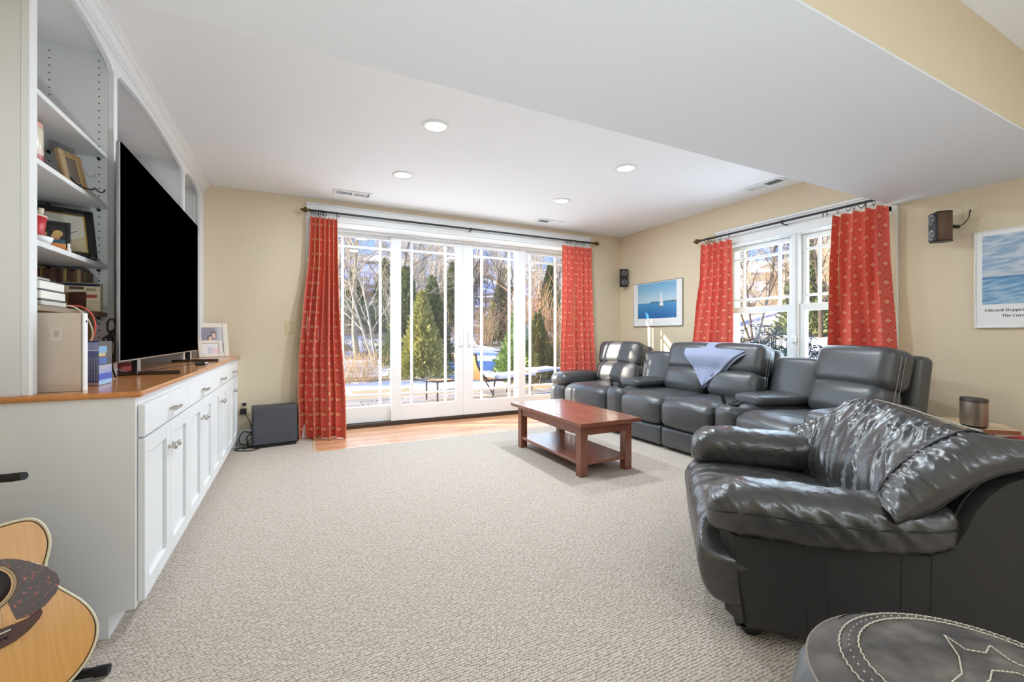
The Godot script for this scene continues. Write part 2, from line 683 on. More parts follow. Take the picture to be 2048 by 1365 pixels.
	tri_noise(M.blanket, 0.05, 97, Color8(136, 146, 174), Color8(172, 180, 204), 6.0, 4)
	tri_bump(M.blanket, 0.2, 98, 2.0, 6.0)
	M.blanket.rim_enabled = true
	M.blanket.rim = 0.4
	M.sub = mat(Color8(62, 62, 66), 0.55)
	M.tv = mat(Color(0, 0, 0), 0.6)
	M.tv.specular_mode = BaseMaterial3D.SPECULAR_DISABLED

# one repeat: a gold flower in the middle and at the corners, double diamond lines between
func curtain_tex() -> ImageTexture:
	var w := 192
	var h := 256
	var n := noise(0.3, 101, 2)
	return tex(paint(w, h, func(x: int, y: int):
		var u := x / float(w)
		var v := y / float(h)
		var e := n.get_noise_2d(x, y) * 0.5 + 0.5
		var red := Color8(216, 72, 66).lerp(Color8(230, 96, 84), e)
		var gold := Color8(232, 190, 124).lerp(Color8(248, 220, 160), e)
		var f := flower(Vector2(u - 0.5, v - 0.5) * Vector2(4.2, 7.6))
		for q in [Vector2(0, 0), Vector2(1, 0), Vector2(0, 1), Vector2(1, 1)]:
			f = maxf(f, flower((Vector2(u, v) - q) * Vector2(4.2, 7.6)))
		var d1 := absf(absf(u - 0.5) + absf(v - 0.5) - 0.5)
		var line := maxf(1.0 - smoothstep(0.014, 0.03, absf(d1 - 0.10)), 0.6 * (1.0 - smoothstep(0.01, 0.024, d1)))
		var dash := 0.5 + 0.5 * sin((u + v * 2.0) * 44.0)
		var g := maxf(f, line * 0.7 * (0.55 + 0.45 * dash))
		g *= 0.75 + 0.25 * sin(y * 1.6)
		return red.lerp(gold, clampf(g, 0.0, 1.0) * 0.85)))

func flower(p: Vector2) -> float:
	var r := p.length()
	var a := p.angle()
	var pet := 0.55 + 0.45 * absf(cos(a * 2.0))
	return 1.0 - smoothstep(pet * 0.8, pet, r)

# ---------------------------------------------------------------- the room
const WOODX0 := 0.13
const WOODX1 := 3.5
const WOODZ := -4.07
const ZF := 2.6
const SOF0 := -1.625
const SOF1 := -0.757
const SOFY := 1.974
const WZ0 := -3.04    # window opening
const WZ1 := -1.665
const WY0 := 0.70
const WY1 := 1.92

func build_room() -> void:
	var fl := swall("floor", span(Vector3(XL - 0.15, -0.15, ZB - 0.32), Vector3(XR + 0.2, -0.014, ZF + 0.15)), mat(Color8(150, 140, 128), 0.9))
	for r in [[XL, WOODZ, XR, ZF], [XL, ZB, WOODX0, WOODZ], [WOODX1, ZB, XR, WOODZ]]:
		var c := Sh.new()
		c.box(Vector3((r[0] + r[2]) / 2, -0.007, (r[1] + r[3]) / 2), Vector3(absf(r[2] - r[0]), 0.014, absf(r[3] - r[1])), 0.0, 0)
		part("carpet", c, M.carpet, fl)
	var rng := RandomNumberGenerator.new()
	rng.seed = 5
	var z := WOODZ
	var row := 0
	while z > -4.895:
		var zw := minf(0.0572, z + 4.895)
		var x := WOODX0 + 0.03
		while x < WOODX1:
			var ln := rng.randf_range(0.35, 1.15)
			var x1 := minf(WOODX1, x + ln)
			if x1 > WOODX1 - 0.12:
				x1 = WOODX1
			var b := Sh.new()
			b.box(Vector3((x + x1) / 2, -0.008 + rng.randf_range(-0.0004, 0.0004), z - zw / 2), Vector3(x1 - x - 0.0012, 0.014, zw - 0.0012), 0.0012, 0, Basis(), Vector2(rng.randf() * 9.0, rng.randf() * 7.0))
			part("plank", b, M.planks[rng.randi() % 3], fl)
			x = x1
		z -= zw
		row += 1
	part("border_strip", span(Vector3(WOODX0 + 0.001, -0.014, WOODZ), Vector3(WOODX0 + 0.029, 0.001, ZB), 0.002, 2), M.maple, fl)
	# walls
	var wb := Sh.new()
	wb.box(Vector3((XL - 0.15 + 0.2) / 2, CEIL / 2, ZB - 0.15), Vector3(0.2 - XL + 0.15, CEIL, 0.3))
	wb.box(Vector3((3.37 + XR + 0.2) / 2, CEIL / 2, ZB - 0.15), Vector3(XR + 0.2 - 3.37, CEIL, 0.3))
	wb.box(Vector3(1.785, (2.14 + CEIL) / 2, ZB - 0.15), Vector3(3.17, CEIL - 2.14, 0.3))
	swall("wall_back", wb, M.wall)
	var wr := Sh.new()
	wr.box(Vector3(XR + 0.1, CEIL / 2, (ZB + WZ0) / 2), Vector3(0.2, CEIL, WZ0 - ZB))
	wr.box(Vector3(XR + 0.1, CEIL / 2, (ZF + WZ1) / 2), Vector3(0.2, CEIL, ZF - WZ1))
	wr.box(Vector3(XR + 0.1, WY0 / 2, (WZ0 + WZ1) / 2), Vector3(0.2, WY0, WZ1 - WZ0))
	wr.box(Vector3(XR + 0.1, (WY1 + CEIL) / 2, (WZ0 + WZ1) / 2), Vector3(0.2, CEIL - WY1, WZ1 - WZ0))
	swall("wall_right", wr, M.wall)
	swall("wall_left", span(Vector3(XL - 0.15, 0, ZB), Vector3(XL, CEIL, ZF)), M.wall)
	swall("wall_front", span(Vector3(XL - 0.15, 0, ZF), Vector3(XR + 0.2, CEIL, ZF + 0.15)), M.wall)
	swall("ceiling", span(Vector3(XL - 0.15, CEIL, ZB - 0.3), Vector3(XR + 0.2, CEIL + 0.2, ZF + 0.15)), M.ceil)
	var so := struct("ceiling")
	part("soffit_face", span(Vector3(XL, SOFY + 0.004, SOF0), Vector3(XR, CEIL, SOF1)), M.wall, so)
	part("soffit_underside", span(Vector3(XL, SOFY - 0.004, SOF0 - 0.001), Vector3(XR, SOFY + 0.004, SOF1 + 0.001)), M.soffit, so)
	swall("baseboard_back", span(Vector3(-0.485, 0, ZB), Vector3(0.083, 0.13, ZB + 0.014), 0.004), M.trim)
	swall("baseboard_right", span(Vector3(XR - 0.014, 0, ZB + 0.014), Vector3(XR, 0.13, ZF), 0.004), M.trim)
	# casing of the doors
	var t := struct("trim_1")
	part("side_casing", span(Vector3(0.085, 0, ZB), Vector3(0.2, 2.14, ZB + 0.02), 0.004), M.trim, t)
	part("side_casing", span(Vector3(3.37, 0, ZB), Vector3(3.485, 2.14, ZB + 0.02), 0.004), M.trim, t)
	part("head_casing", span(Vector3(0.085, 2.155, ZB), Vector3(3.485, 2.285, ZB + 0.02), 0.004), M.trim, t)
	part("head_cap", span(Vector3(0.075, 2.283, ZB), Vector3(3.495, 2.297, ZB + 0.032), 0.004), M.trim, t)
	part("head_bead", span(Vector3(0.075, 2.136, ZB), Vector3(3.495, 2.158, ZB + 0.03), 0.006), M.trim, t)
	part("jamb", span(Vector3(0.2, 0, ZB - 0.3), Vector3(0.218, 2.122, ZB + 0.005)), M.trim, t)
	part("jamb", span(Vector3(3.352, 0, ZB - 0.3), Vector3(3.37, 2.122, ZB + 0.005)), M.trim, t)
	part("head_jamb", span(Vector3(0.2, 2.122, ZB - 0.3), Vector3(3.37, 2.14, ZB + 0.005)), M.trim, t)
	part("door_stop", span(Vector3(0.218, 2.098, ZB - 0.215), Vector3(3.352, 2.122, ZB - 0.19), 0.003), M.trim, t)

	# ceiling vents
	vent(Vector3(0.48, CEIL, -4.36), 0.0, "white ceiling vent in front of the sliding doors, nearest the bookcase")
	vent(Vector3(3.745, CEIL, -2.455), PI / 2, "white ceiling vent above the right-hand window, turned along the wall")
	vent(Vector3(2.68, CEIL, -4.39), 0.0, "faint white ceiling vent near the right end of the sliding doors' curtain rod")

func vent(at: Vector3, turn: float, label: String) -> void:
	var t := thing("ceiling_vent", label, "vent", at, turn)
	var f := Sh.new()
	for s in [-1, 1]:
		f.box(Vector3(0, -0.005, s * 0.056), Vector3(0.34, 0.01, 0.022), 0.003)
		f.box(Vector3(s * 0.158, -0.005, 0), Vector3(0.024, 0.01, 0.09), 0.003)
	f.box(Vector3(0, -0.005, 0), Vector3(0.014, 0.01, 0.09), 0.002)
	part("frame", f, M.trim, t)
	part("backing", boxy(Vector3(0, -0.001, 0), Vector3(0.3, 0.002, 0.092)), M.hole, t)
	for k in 20:
		var x := -0.138 + k * 0.0134 + (0.012 if k > 9 else 0.0)
		var b := Basis(Vector3(0, 0, 1), deg_to_rad(-38 if k > 9 else 38))
		part("louver", boxy(Vector3(x, -0.006, 0), Vector3(0.0095, 0.0012, 0.09), 0.0, 2, b), M.trim, t)

# ---------------------------------------------------------------- sliding doors
func build_doors() -> void:
	part("threshold", span(Vector3(0.2, -0.014, -4.99), Vector3(3.37, 0.042, -4.888), 0.004), M.darkbronze, swall("trim_2", span(Vector3(0.2, -0.014, -5.12), Vector3(3.37, 0.03, -4.98)), mat(Color8(120, 112, 104), 0.7)))
	var d := [[0.218, 1.062, -4.972, 0.104, 0.104], [0.94, 1.7855, -4.925, 0.112, 0.09], [1.7865, 2.634, -4.925, 0.128, 0.1], [2.512, 3.352, -4.972, 0.104, 0.104]]
	for i in 4:
		var q: Array = d[i]
		var t := struct("door_%d" % (i + 1))
		leaf(t, q[0], q[1], q[2], q[3], q[4])
		if i == 1 or i == 2:
			var x: float = 1.757 if i == 1 else 1.862
			var hd := Sh.new()
			var pts := [Vector3(x, 0.88, -4.903), Vector3(x, 0.885, -4.872), Vector3(x, 0.91, -4.862), Vector3(x, 0.965, -4.86), Vector3(x, 1.02, -4.862), Vector3(x, 1.045, -4.872), Vector3(x, 1.05, -4.903)]
			hd.tube(hd._cr(pts, 24, false), 0.0085, 10)
			hd.box(Vector3(x, 0.965, -4.899), Vector3(0.034, 0.21, 0.006), 0.003)
			part("handle", hd, M.white, t)

func leaf(t: Node3D, x0: float, x1: float, z: float, sl: float, sr: float) -> void:
	var h := 0.0215
	var y0 := 0.045
	var y1 := 2.12
	var g0 := 0.215
	var g1 := 2.062
	part("stile", span(Vector3(x0, y0, z - h), Vector3(x0 + sl, y1, z + h), 0.003, 1), M.trim, t)
	part("stile", span(Vector3(x1 - sr, y0, z - h), Vector3(x1, y1, z + h), 0.003, 1), M.trim, t)
	part("bottom_rail", span(Vector3(x0 + sl, y0, z - h), Vector3(x1 - sr, g0, z + h), 0.002), M.trim, t)
	part("top_rail", span(Vector3(x0 + sl, g1, z - h), Vector3(x1 - sr, y1, z + h), 0.002), M.trim, t)
	lites(t, x0 + sl, x1 - sr, g0, g1, z, 0.122, 0.125, 0.1, 0.012, 0, 0.0)

# nine lites behind bars; axis 0 runs along x at depth z, axis 2 along z at depth x
func lites(t: Node3D, a0: float, a1: float, y0: float, y1: float, dep: float, inset: float, low: float, high: float, half: float, axis: int, tilt: float) -> void:
	var xs := [a0, a0 + inset, a1 - inset, a1]
	var ys := [y0, y0 + low, y1 - high, y1]
	var at := func(a: float, y: float, e: float) -> Vector3:
		return Vector3(a, y, dep + e) if axis == 0 else Vector3(dep + e, y, a)
	for k in [1, 2]:
		part("muntin", span(at.call(xs[k] - half, y0, -0.016), at.call(xs[k] + half, y1, 0.016), 0.004, 1), M.trim, t)
		part("muntin", span(at.call(a0, ys[k] - half, -0.0155), at.call(a1, ys[k] + half, 0.0155), 0.004, axis), M.trim, t)
	for i in 3:
		for j in 3:
			var p := Sh.new()
			var e0 := 0.0 if i == 0 else half
			var e1 := 0.0 if i == 2 else half
			var f0 := 0.0 if j == 0 else half
			var f1 := 0.0 if j == 2 else half
			pane(t, at.call(xs[i] + e0, ys[j] + f0, 0.0), at.call(xs[i + 1] - e1, ys[j + 1] - f1, 0.0), axis)

func pane(t: Node3D, a: Vector3, b: Vector3, axis: int) -> void:
	var p := Sh.new()
	var o := Vector3(0, 0, 1) if axis == 0 else Vector3(-1, 0, 0)
	var c := Vector3(b.x, a.y, b.z)
	var d := Vector3(a.x, b.y, a.z)
	if (c - a).cross(d - a).dot(o) > 0:
		p.quad(a, c, b, d, Vector2(0, 0), Vector2(1, 0), Vector2(1, 1), Vector2(0, 1))
	else:
		p.quad(a, d, b, c, Vector2(0, 0), Vector2(1, 0), Vector2(1, 1), Vector2(0, 1))
	part("pane", p, M.glass, t)

# ---------------------------------------------------------------- double-hung windows
func build_windows() -> void:
	var t := struct("trim_3")
	part("side_casing", span(Vector3(XR - 0.02, 0.6, WZ0 - 0.105), Vector3(XR, 1.93, WZ0), 0.004), M.trim, t)
	part("side_casing", span(Vector3(XR - 0.02, 0.6, WZ1), Vector3(XR, SOFY - 0.006, WZ1 + 0.068), 0.004), M.trim, t)
	part("head_casing", span(Vector3(XR - 0.02, 1.925, WZ0 - 0.105), Vector3(XR, 2.07, SOF0 - 0.003), 0.004), M.trim, t)
	part("head_cap", span(Vector3(XR - 0.034, 2.066, WZ0 - 0.115), Vector3(XR, 2.088, SOF0 - 0.003), 0.004), M.trim, t)
	part("head_bead", span(Vector3(XR - 0.028, 1.91, WZ0 - 0.11), Vector3(XR, 1.93, SOF0 - 0.003), 0.005), M.trim, t)
	part("sill", span(Vector3(XR - 0.06, WY0 - 0.03, WZ0 - 0.12), Vector3(XR + 0.2, WY0, WZ1 + 0.1), 0.006), M.trim, t)
	var mid := -2.352
	part("mullion", span(Vector3(XR + 0.008, WY0, mid - 0.036), Vector3(XR + 0.16, WY1, mid + 0.036), 0.006, 1), M.trim, t)
	part("mullion_bead", span(Vector3(XR - 0.004, WY0, mid - 0.016), Vector3(XR + 0.01, WY1, mid + 0.016), 0.005, 1), M.trim, t)
	part("jamb", span(Vector3(XR, WY0, WZ0), Vector3(XR + 0.2, WY1, WZ0 + 0.016)), M.trim, t)
	part("jamb", span(Vector3(XR, WY0, WZ1 - 0.016), Vector3(XR + 0.2, WY1, WZ1)), M.trim, t)
	part("head_jamb", span(Vector3(XR, WY1 - 0.016, WZ0), Vector3(XR + 0.2, WY1, WZ1)), M.trim, t)
	hung("window_1", WZ0 + 0.016, mid - 0.036)
	hung("window_2", mid + 0.036, WZ1 - 0.016)
	var lk := thing("window_sensor", "small white plastic sensor box stuck on the post between the two windows", "sensor", Vector3(XR - 0.004, 0.965, mid + 0.002))
	part("case", boxy(Vector3(-0.009, 0, 0), Vector3(0.018, 0.06, 0.042), 0.005), M.white, lk)
	part("button", boxy(Vector3(-0.019, 0.008, 0.004), Vector3(0.004, 0.012, 0.014), 0.001), M.trim, lk)

func hung(called: String, z0: float, z1: float) -> void:
	var t := struct(called)
	for s in [[1.222, WY1 - 0.016, XR + 0.075, true], [WY0, 1.282, XR + 0.04, false]]:
		var sash := Node3D.new()
		sash.name = "sash"
		t.add_child(sash, true)
		var x: float = s[2]
		var y0: float = s[0]
		var y1: float = s[1]
		var st := 0.042
		var lo := 0.06 if s[3] else 0.075
		var hi := 0.045 if s[3] else 0.06
		part("stile", span(Vector3(x - 0.017, y0, z0), Vector3(x + 0.017, y1, z0 + st), 0.003, 1), M.trim, sash)
		part("stile", span(Vector3(x - 0.017, y0, z1 - st), Vector3(x + 0.017, y1, z1), 0.003, 1), M.trim, sash)
		part("rail", span(Vector3(x - 0.017, y0, z0 + st), Vector3(x + 0.017, y0 + lo, z1 - st), 0.003, 2), M.trim, sash)
		part("rail", span(Vector3(x - 0.017, y1 - hi, z0 + st), Vector3(x + 0.017, y1, z1 - st), 0.003, 2), M.trim, sash)
		if s[3]:
			lites(sash, z0 + st, z1 - st, y0 + lo, y1 - hi, x, 0.095, 0.078, 0.088, 0.011, 2, 0.0)
		else:
			pane(sash, Vector3(x, y0 + lo, z0 + st), Vector3(x, y1 - hi, z1 - st), 2)

# ---------------------------------------------------------------- curtains and rods
func build_curtains() -> void:
	rod("dark iron curtain rod over the sliding doors with brass-coloured finials at both ends", Vector3(0.11, 2.205, -4.6), Vector3(3.5, 2.205, -4.6), Vector3(0, 0, -1), 0.082,
		[0.13, 0.145, 0.16, 0.178, 0.19, 0.205, 0.222, 0.236, 0.25, 0.262, 0.355, 0.372, 3.06, 3.09, 3.13, 3.19, 3.215, 3.25, 3.3, 3.33, 3.42], [1.77], true, true)
	rod("dark iron curtain rod over the right-hand window, running up to the soffit", Vector3(3.9, 2.02, -3.29), Vector3(3.9, 2.02, -1.69), Vector3(1, 0, 0), 0.1,
		[-3.2, -3.17, -3.15, -3.12, -3.04, -2.93, -2.06, -2.03, -1.95, -1.88, -1.84, -1.79, -1.76, -1.71], [-2.4], true, false)
	# x (or z) of both edges at the top and the bottom, rows from top to bottom
	curtain("red and gold curtain at the left end of the sliding doors, beside the dark subwoofer", [[0.128, 0.365], [0.115, 0.37], [0.07, 0.385], [0.03, 0.405], [0.02, 0.425], [0.03, 0.43]], 2.15, 0.008, -4.6, 0, 6.0, 0.026, 0.075, 0.13, 3)
	curtain("red and gold curtain at the right end of the sliding doors, behind the sofa arm", [[3.01, 3.43], [3.0, 3.44], [2.985, 3.455], [2.97, 3.475], [2.965, 3.49], [2.965, 3.5]], 2.14, 0.01, -4.6, 0, 7.0, 0.02, 0.035, 0.03, 9)
	curtain("red and gold curtain on the left of the right-hand window, next to the sailboat picture", [[-3.25, -2.915], [-3.265, -2.912], [-3.33, -2.91], [-3.39, -2.91], [-3.42, -2.91], [-3.43, -2.91]], 1.965, 0.15, 3.9, 2, 4.5, 0.022, 0.04, 0.0, 14)
	curtain("red and gold curtain on the right of the right-hand window, near the brown wall speaker", [[-1.975, -1.625], [-2.0, -1.618], [-2.0, -1.6], [-2.0, -1.575], [-2.0, -1.56], [-2.0, -1.56]], 1.96, 0.15, 3.885, 2, 4.5, 0.026, 0.045, 0.0, 21)

func rod(label: String, a: Vector3, b: Vector3, wall: Vector3, gap: float, rings: Array, brackets: Array, fin0: bool, fin1: bool) -> void:
	var t := thing("curtain_rod", label, "curtain rod")
	var d := (b - a).normalized()
	part("pole", rope([a, b], 0.0105, 12), M.iron, t)
	var axis := 0 if absf(d.x) > 0.5 else 2
	for e in [[a, -d, fin0], [b, d, fin1]]:
		var q := Basis(e[1].cross(Vector3.UP if axis == 0 else Vector3.UP), e[1], Vector3.UP) if false else Basis(Quaternion(Vector3.UP, e[1]))
		if e[2]:
			part("finial", turned([Vector2(0.0, -0.012), Vector2(0.016, -0.01), Vector2(0.016, 0.002), Vector2(0.009, 0.006), Vector2(0.012, 0.012), Vector2(0.025, 0.026), Vector2(0.028, 0.036), Vector2(0.022, 0.047), Vector2(0.01, 0.055), Vector2(0.009, 0.06), Vector2(0.011, 0.066), Vector2(0.006, 0.076), Vector2(0.0, 0.08)], 14, Transform3D(q, e[0])), M.bronze, t)
		else:
			part("return_bracket", rope([e[0], e[0] + e[1] * 0.01 + wall * 0.02, e[0] + e[1] * 0.012 + wall * gap], 0.009, 8), M.iron, t)
	for x in brackets + ([] if false else []):
		var p := a
		p[axis] = x
		var br := Sh.new()
		br.tube([p + Vector3(0, -0.014, 0), p + Vector3(0, -0.02, 0) + wall * 0.02, p + Vector3(0, -0.022, 0) + wall * gap], 0.006, 8)
		br.tube([p - d * 0.012, p + d * 0.012], 0.0145, 10)
		br.lathe([Vector2(0, -0.004), Vector2(0.02, -0.004), Vector2(0.02, 0.004), Vector2(0.0, 0.004)], 14, Transform3D(Basis(Quaternion(Vector3.UP, wall)), p + Vector3(0, -0.022, 0) + wall * (gap - 0.005)))
		part("bracket", br, M.iron, t)
	var rng := RandomNumberGenerator.new()
	rng.seed = 8
	for x in rings:
		var p := a
		p[axis] = x
		p.y -= 0.0115
		var b2 := Basis(Vector3.UP, rng.randf_range(-0.9, 0.9)) * Basis(Quaternion(Vector3(0, 0, 1), d))
		var pts := []
		for k in 16:
			pts.append(p + b2 * Vector3(cos(TAU * k / 16) * 0.022, sin(TAU * k / 16) * 0.022, 0))
		var rg := Sh.new()
		rg.tube(pts, 0.0022, 6, true)
		rg.tube([p + Vector3(0, -0.022, 0), p + Vector3(0, -0.036, 0)], 0.0025, 6)
		part("ring", rg, M.iron, t)

func curtain(label: String, edges: Array, ytop: float, ybot: float, dep: float, axis: int, folds: float, amp0: float, amp1: float, belly: float, sd: int) -> void:
	var sh := Sh.new()
	var n := noise(0.9, sd, 2)
	var nu := 110
	var nv := 46
	var front := []
	var sgn := 1.0 if axis == 0 else -1.0
	for j in nv + 1:
		var t := j / float(nv)
		var k := t * (edges.size() - 1)
		var k0 := mini(int(k), edges.size() - 2)
		var f := k - k0
		var e0 := lerpf(edges[k0][0], edges[k0 + 1][0], f)
		var e1 := lerpf(edges[k0][1], edges[k0 + 1][1], f)
		var row := []
		for i in nu + 1:
			var s := i / float(nu)
			var ph := s + 0.05 * n.get_noise_2d(s * 2.0, 3.0) + 0.04 * n.get_noise_2d(s * 1.6, t * 0.9 + 8.0)
			var w := sin(ph * folds * TAU + sd)
			var w2 := sin(ph * folds * 0.5 * TAU + sd * 0.7 + 0.6)
			var am := lerpf(amp0, amp1, smoothstep(0.0, 0.7, t))
			var o := am * (w * (1.0 - 0.5 * smoothstep(0.1, 0.8, t)) + w2 * 0.8 * smoothstep(0.05, 0.7, t))
			o += belly * smoothstep(0.35, 1.0, t) * smoothstep(0.15, 0.95, s)
			o += 0.006 * n.get_noise_2d(s * 6.0, t * 5.0)
			var x := lerpf(e0, e1, s) + 0.3 * am * cos(ph * folds * TAU + sd)
			var y := lerpf(ytop, ybot, t)
			if j == 0:
				y += 0.007 * sin(s * folds * TAU * 1.0 + 1.0)
			if t > 0.94 and belly > 0.0:
				o += (t - 0.94) * -0.3
			row.append(Vector3(x, y, dep + o) if axis == 0 else Vector3(dep - o, y, x))
		front.append(row)
	# cloth has thickness: a second skin behind the first, joined at the edges
	var wid: float = (edges[0][1] - edges[0][0]) * 2.1
	var us := wid / 0.078
	var vs := (ytop - ybot) / 0.142
	sh.grid(front, false, false, -1 if axis == 0 else -1, 0, us, vs)
	part_curtain(sh, front, sgn, axis, label)

func part_curtain(sh: Sh, front: Array, sgn: float, axis: int, label: String) -> void:
	var t := thing("curtain", label, "curtain", Vector3.ZERO, 0.0)
	part("cloth", sh, M.cloth, t)
	var back := Sh.new()
	var rows := []
	var toward := Vector3(0, 0, 1) if axis == 0 else Vector3(-1, 0, 0)
	var fm := front.size() - 1
	var fw: int = front[0].size() - 1
	for j in fm + 1:
		var q := []
		for i in fw + 1:
			var du: Vector3 = front[j][mini(i + 1, fw)] - front[j][maxi(i - 1, 0)]
			var dv: Vector3 = front[mini(j + 1, fm)][i] - front[maxi(j - 1, 0)][i]
			var nn := du.cross(dv).normalized()
			if nn.dot(toward) < 0.0:
				nn = -nn
			q.append(front[j][i] - nn * 0.0025)
		rows.append(q)
	back.grid(rows, false, false, 1, 0)
	var m: int = front.size() - 1
	var w: int = front[0].size() - 1
	for i in w:
		back.quad(front[m][i], front[m][i + 1], rows[m][i + 1], rows[m][i], Vector2(), Vector2(), Vector2(), Vector2())
		back.quad(front[0][i], rows[0][i], rows[0][i + 1], front[0][i + 1], Vector2(), Vector2(), Vector2(), Vector2())
	for j in m:
		back.quad(front[j][0], front[j + 1][0], rows[j + 1][0], rows[j][0], Vector2(), Vector2(), Vector2(), Vector2())
		back.quad(front[j][w], rows[j][w], rows[j + 1][w], front[j + 1][w], Vector2(), Vector2(), Vector2(), Vector2())
	part("lining", back, M.lining, t)

# ---------------------------------------------------------------- built-in along the left wall
const UNIT := [-1.886, -2.569, -3.231, -3.873, -4.512]
const XFF := -0.485   # face frame of the base
const XD := -0.465    # door fronts
const CT := 0.812
const XU := -0.74     # face of the upper shelves

func build_builtin() -> void:
	var names := ["nearest the camera and guitar", "second from the camera", "third from the camera", "farthest, by the wall outlet"]
	for i in 4:
		var z0: float = UNIT[i]
		var z1: float = UNIT[i + 1]
		var t := thing("base_cabinet", "white base cabinet with a drawer over two doors, " + names[i], "cabinet", Vector3.ZERO, 0.0, "white base cabinets under the wooden top")
		var body := Sh.new()
		body.box(Vector3((XL + 0.04 + XFF) / 2, 0.436, (z0 + z1) / 2), Vector3(XFF - XL - 0.04, 0.714, z0 - z1 - 0.001))
		part("body", body, M.cab, t)
		part("toe_kick", span(Vector3(-0.60, 0, z1), Vector3(-0.553, 0.08, z0 - 0.0005)), M.cab, t)
		if i == 0:
			var p := PackedVector2Array([Vector2(XL + 0.001, 0), Vector2(-0.553, 0), Vector2(-0.553, 0.079), Vector2(XFF, 0.079), Vector2(XFF, 0.793), Vector2(XL + 0.001, 0.793)])
			var e := Sh.new()
			e.slab(p, 0.018, 0.001, Transform3D(Basis(), Vector3(0, 0, z0)))
			part("end_panel", e, M.cab, t)
		if i == 3:
			part("filler_strip", span(Vector3(XFF - 0.02, 0, z1), Vector3(XFF, 0.793, ZB + 0.001), 0.001), M.cab, t)
		var gap := 0.0022
		var d := part("drawer", boxy(Vector3(XD - 0.0095, 0.7075, (z0 + z1) / 2), Vector3(0.019, 0.111, z0 - z1 - gap * 2), 0.002), M.cab, t)
		pull(d, Vector3(XD, 0.7, (z0 + z1) / 2 - 0.01))
		var zm := (z0 + z1) / 2
		for s in 2:
			var a := (z0 if s == 0 else zm) - gap * 0.8
			var b := (zm if s == 0 else z1) + gap * 0.8
			cab_door(t, a, b, 0.092, 0.645, -1 if s == 0 else 1)
	# worktop
	var w := Sh.new()
	var pts := PackedVector2Array([Vector2(XL, 0.793), Vector2(-0.468, 0.793), Vector2(-0.463, 0.796), Vector2(-0.461, 0.8025), Vector2(-0.463, 0.809), Vector2(-0.468, CT), Vector2(XL, CT)])
	w.box(Vector3((XL - 0.461) / 2, (0.793 + CT) / 2, (-1.846 + ZB) / 2), Vector3(-0.461 - XL, 0.0195, -1.846 - ZB), 0.0065, 2)
	one("worktop", w, M.oak, "glossy orange oak worktop running along the white base cabinets", "worktop")
	bookcase()

func pull(d: Node3D, at: Vector3) -> void:
	var s := Sh.new()
	for k in [-1, 1]:
		s.tube([at + Vector3(0, 0, k * 0.022), at + Vector3(0.02, 0, k * 0.022)], [0.006, 0.0045], 10)
	var pr := []
	var rd := []
	for k in 13:
		var u := -1.0 + k / 6.0
		pr.append(at + Vector3(0.022 + 0.006 * (1.0 - u * u), 0, u * 0.048))
		rd.append(0.0042 + 0.0035 * absf(u) ** 3)
	s.tube(pr, rd, 10)
	part("handle", s, M.nickel, d)

func cab_door(t: Node3D, a: float, b: float, y0: float, y1: float, side: int) -> void:
	var st := 0.056
	var fr := Sh.new()
	var x0 := XD - 0.019
	fr.box(Vector3((x0 + XD) / 2, (y0 + y1) / 2, a - st / 2), Vector3(0.019, y1 - y0, st), 0.0012)
	fr.box(Vector3((x0 + XD) / 2, (y0 + y1) / 2, b + st / 2), Vector3(0.019, y1 - y0, st), 0.0012)
	for y in [y0 + st / 2, y1 - st / 2]:
		fr.box(Vector3((x0 + XD) / 2, y, (a + b) / 2), Vector3(0.0188, st, a - b - st * 2), 0.0006)
	var d := part("door", fr, M.cab, t)
	part("panel", span(Vector3(x0, y0 + st, b + st), Vector3(XD - 0.012, y1 - st, a - st)), M.cab, d)
	var kz := (b + 0.03) if side < 0 else (a - 0.03)
	part("knob", turned([Vector2(0, 0), Vector2(0.009, 0), Vector2(0.005, 0.004), Vector2(0.0045, 0.012), Vector2(0.011, 0.018), Vector2(0.013, 0.024), Vector2(0.01, 0.029), Vector2(0, 0.03)], 14, Transform3D(Basis(Quaternion(Vector3.UP, Vector3.RIGHT)), Vector3(XD, 0.548, kz))), M.nickel, d)

func arch(z0: float, z1: float) -> PackedVector2Array:
	# outline in (distance from z0 towards z1, y) of the board above an opening
	var w := z0 - z1
	var p := PackedVector2Array([Vector2(0, 2.27), Vector2(0, 2.19)])
	p.append(Vector2(0.012, 2.192))
	p.append(Vector2(0.024, 2.2))
	p.append(Vector2(0.03, 2.212))
	for k in 17:
		var u := -1.0 + k / 8.0
		p.append(Vector2(w / 2 + u * (w / 2 - 0.036), 2.212 + 0.038 * (1.0 - u * u)))
	p.append(Vector2(w - 0.03, 2.212))
	p.append(Vector2(w - 0.024, 2.2))
	p.append(Vector2(w - 0.012, 2.192))
	p.append(Vector2(w, 2.19))
	p.append(Vector2(w, 2.27))
	return p

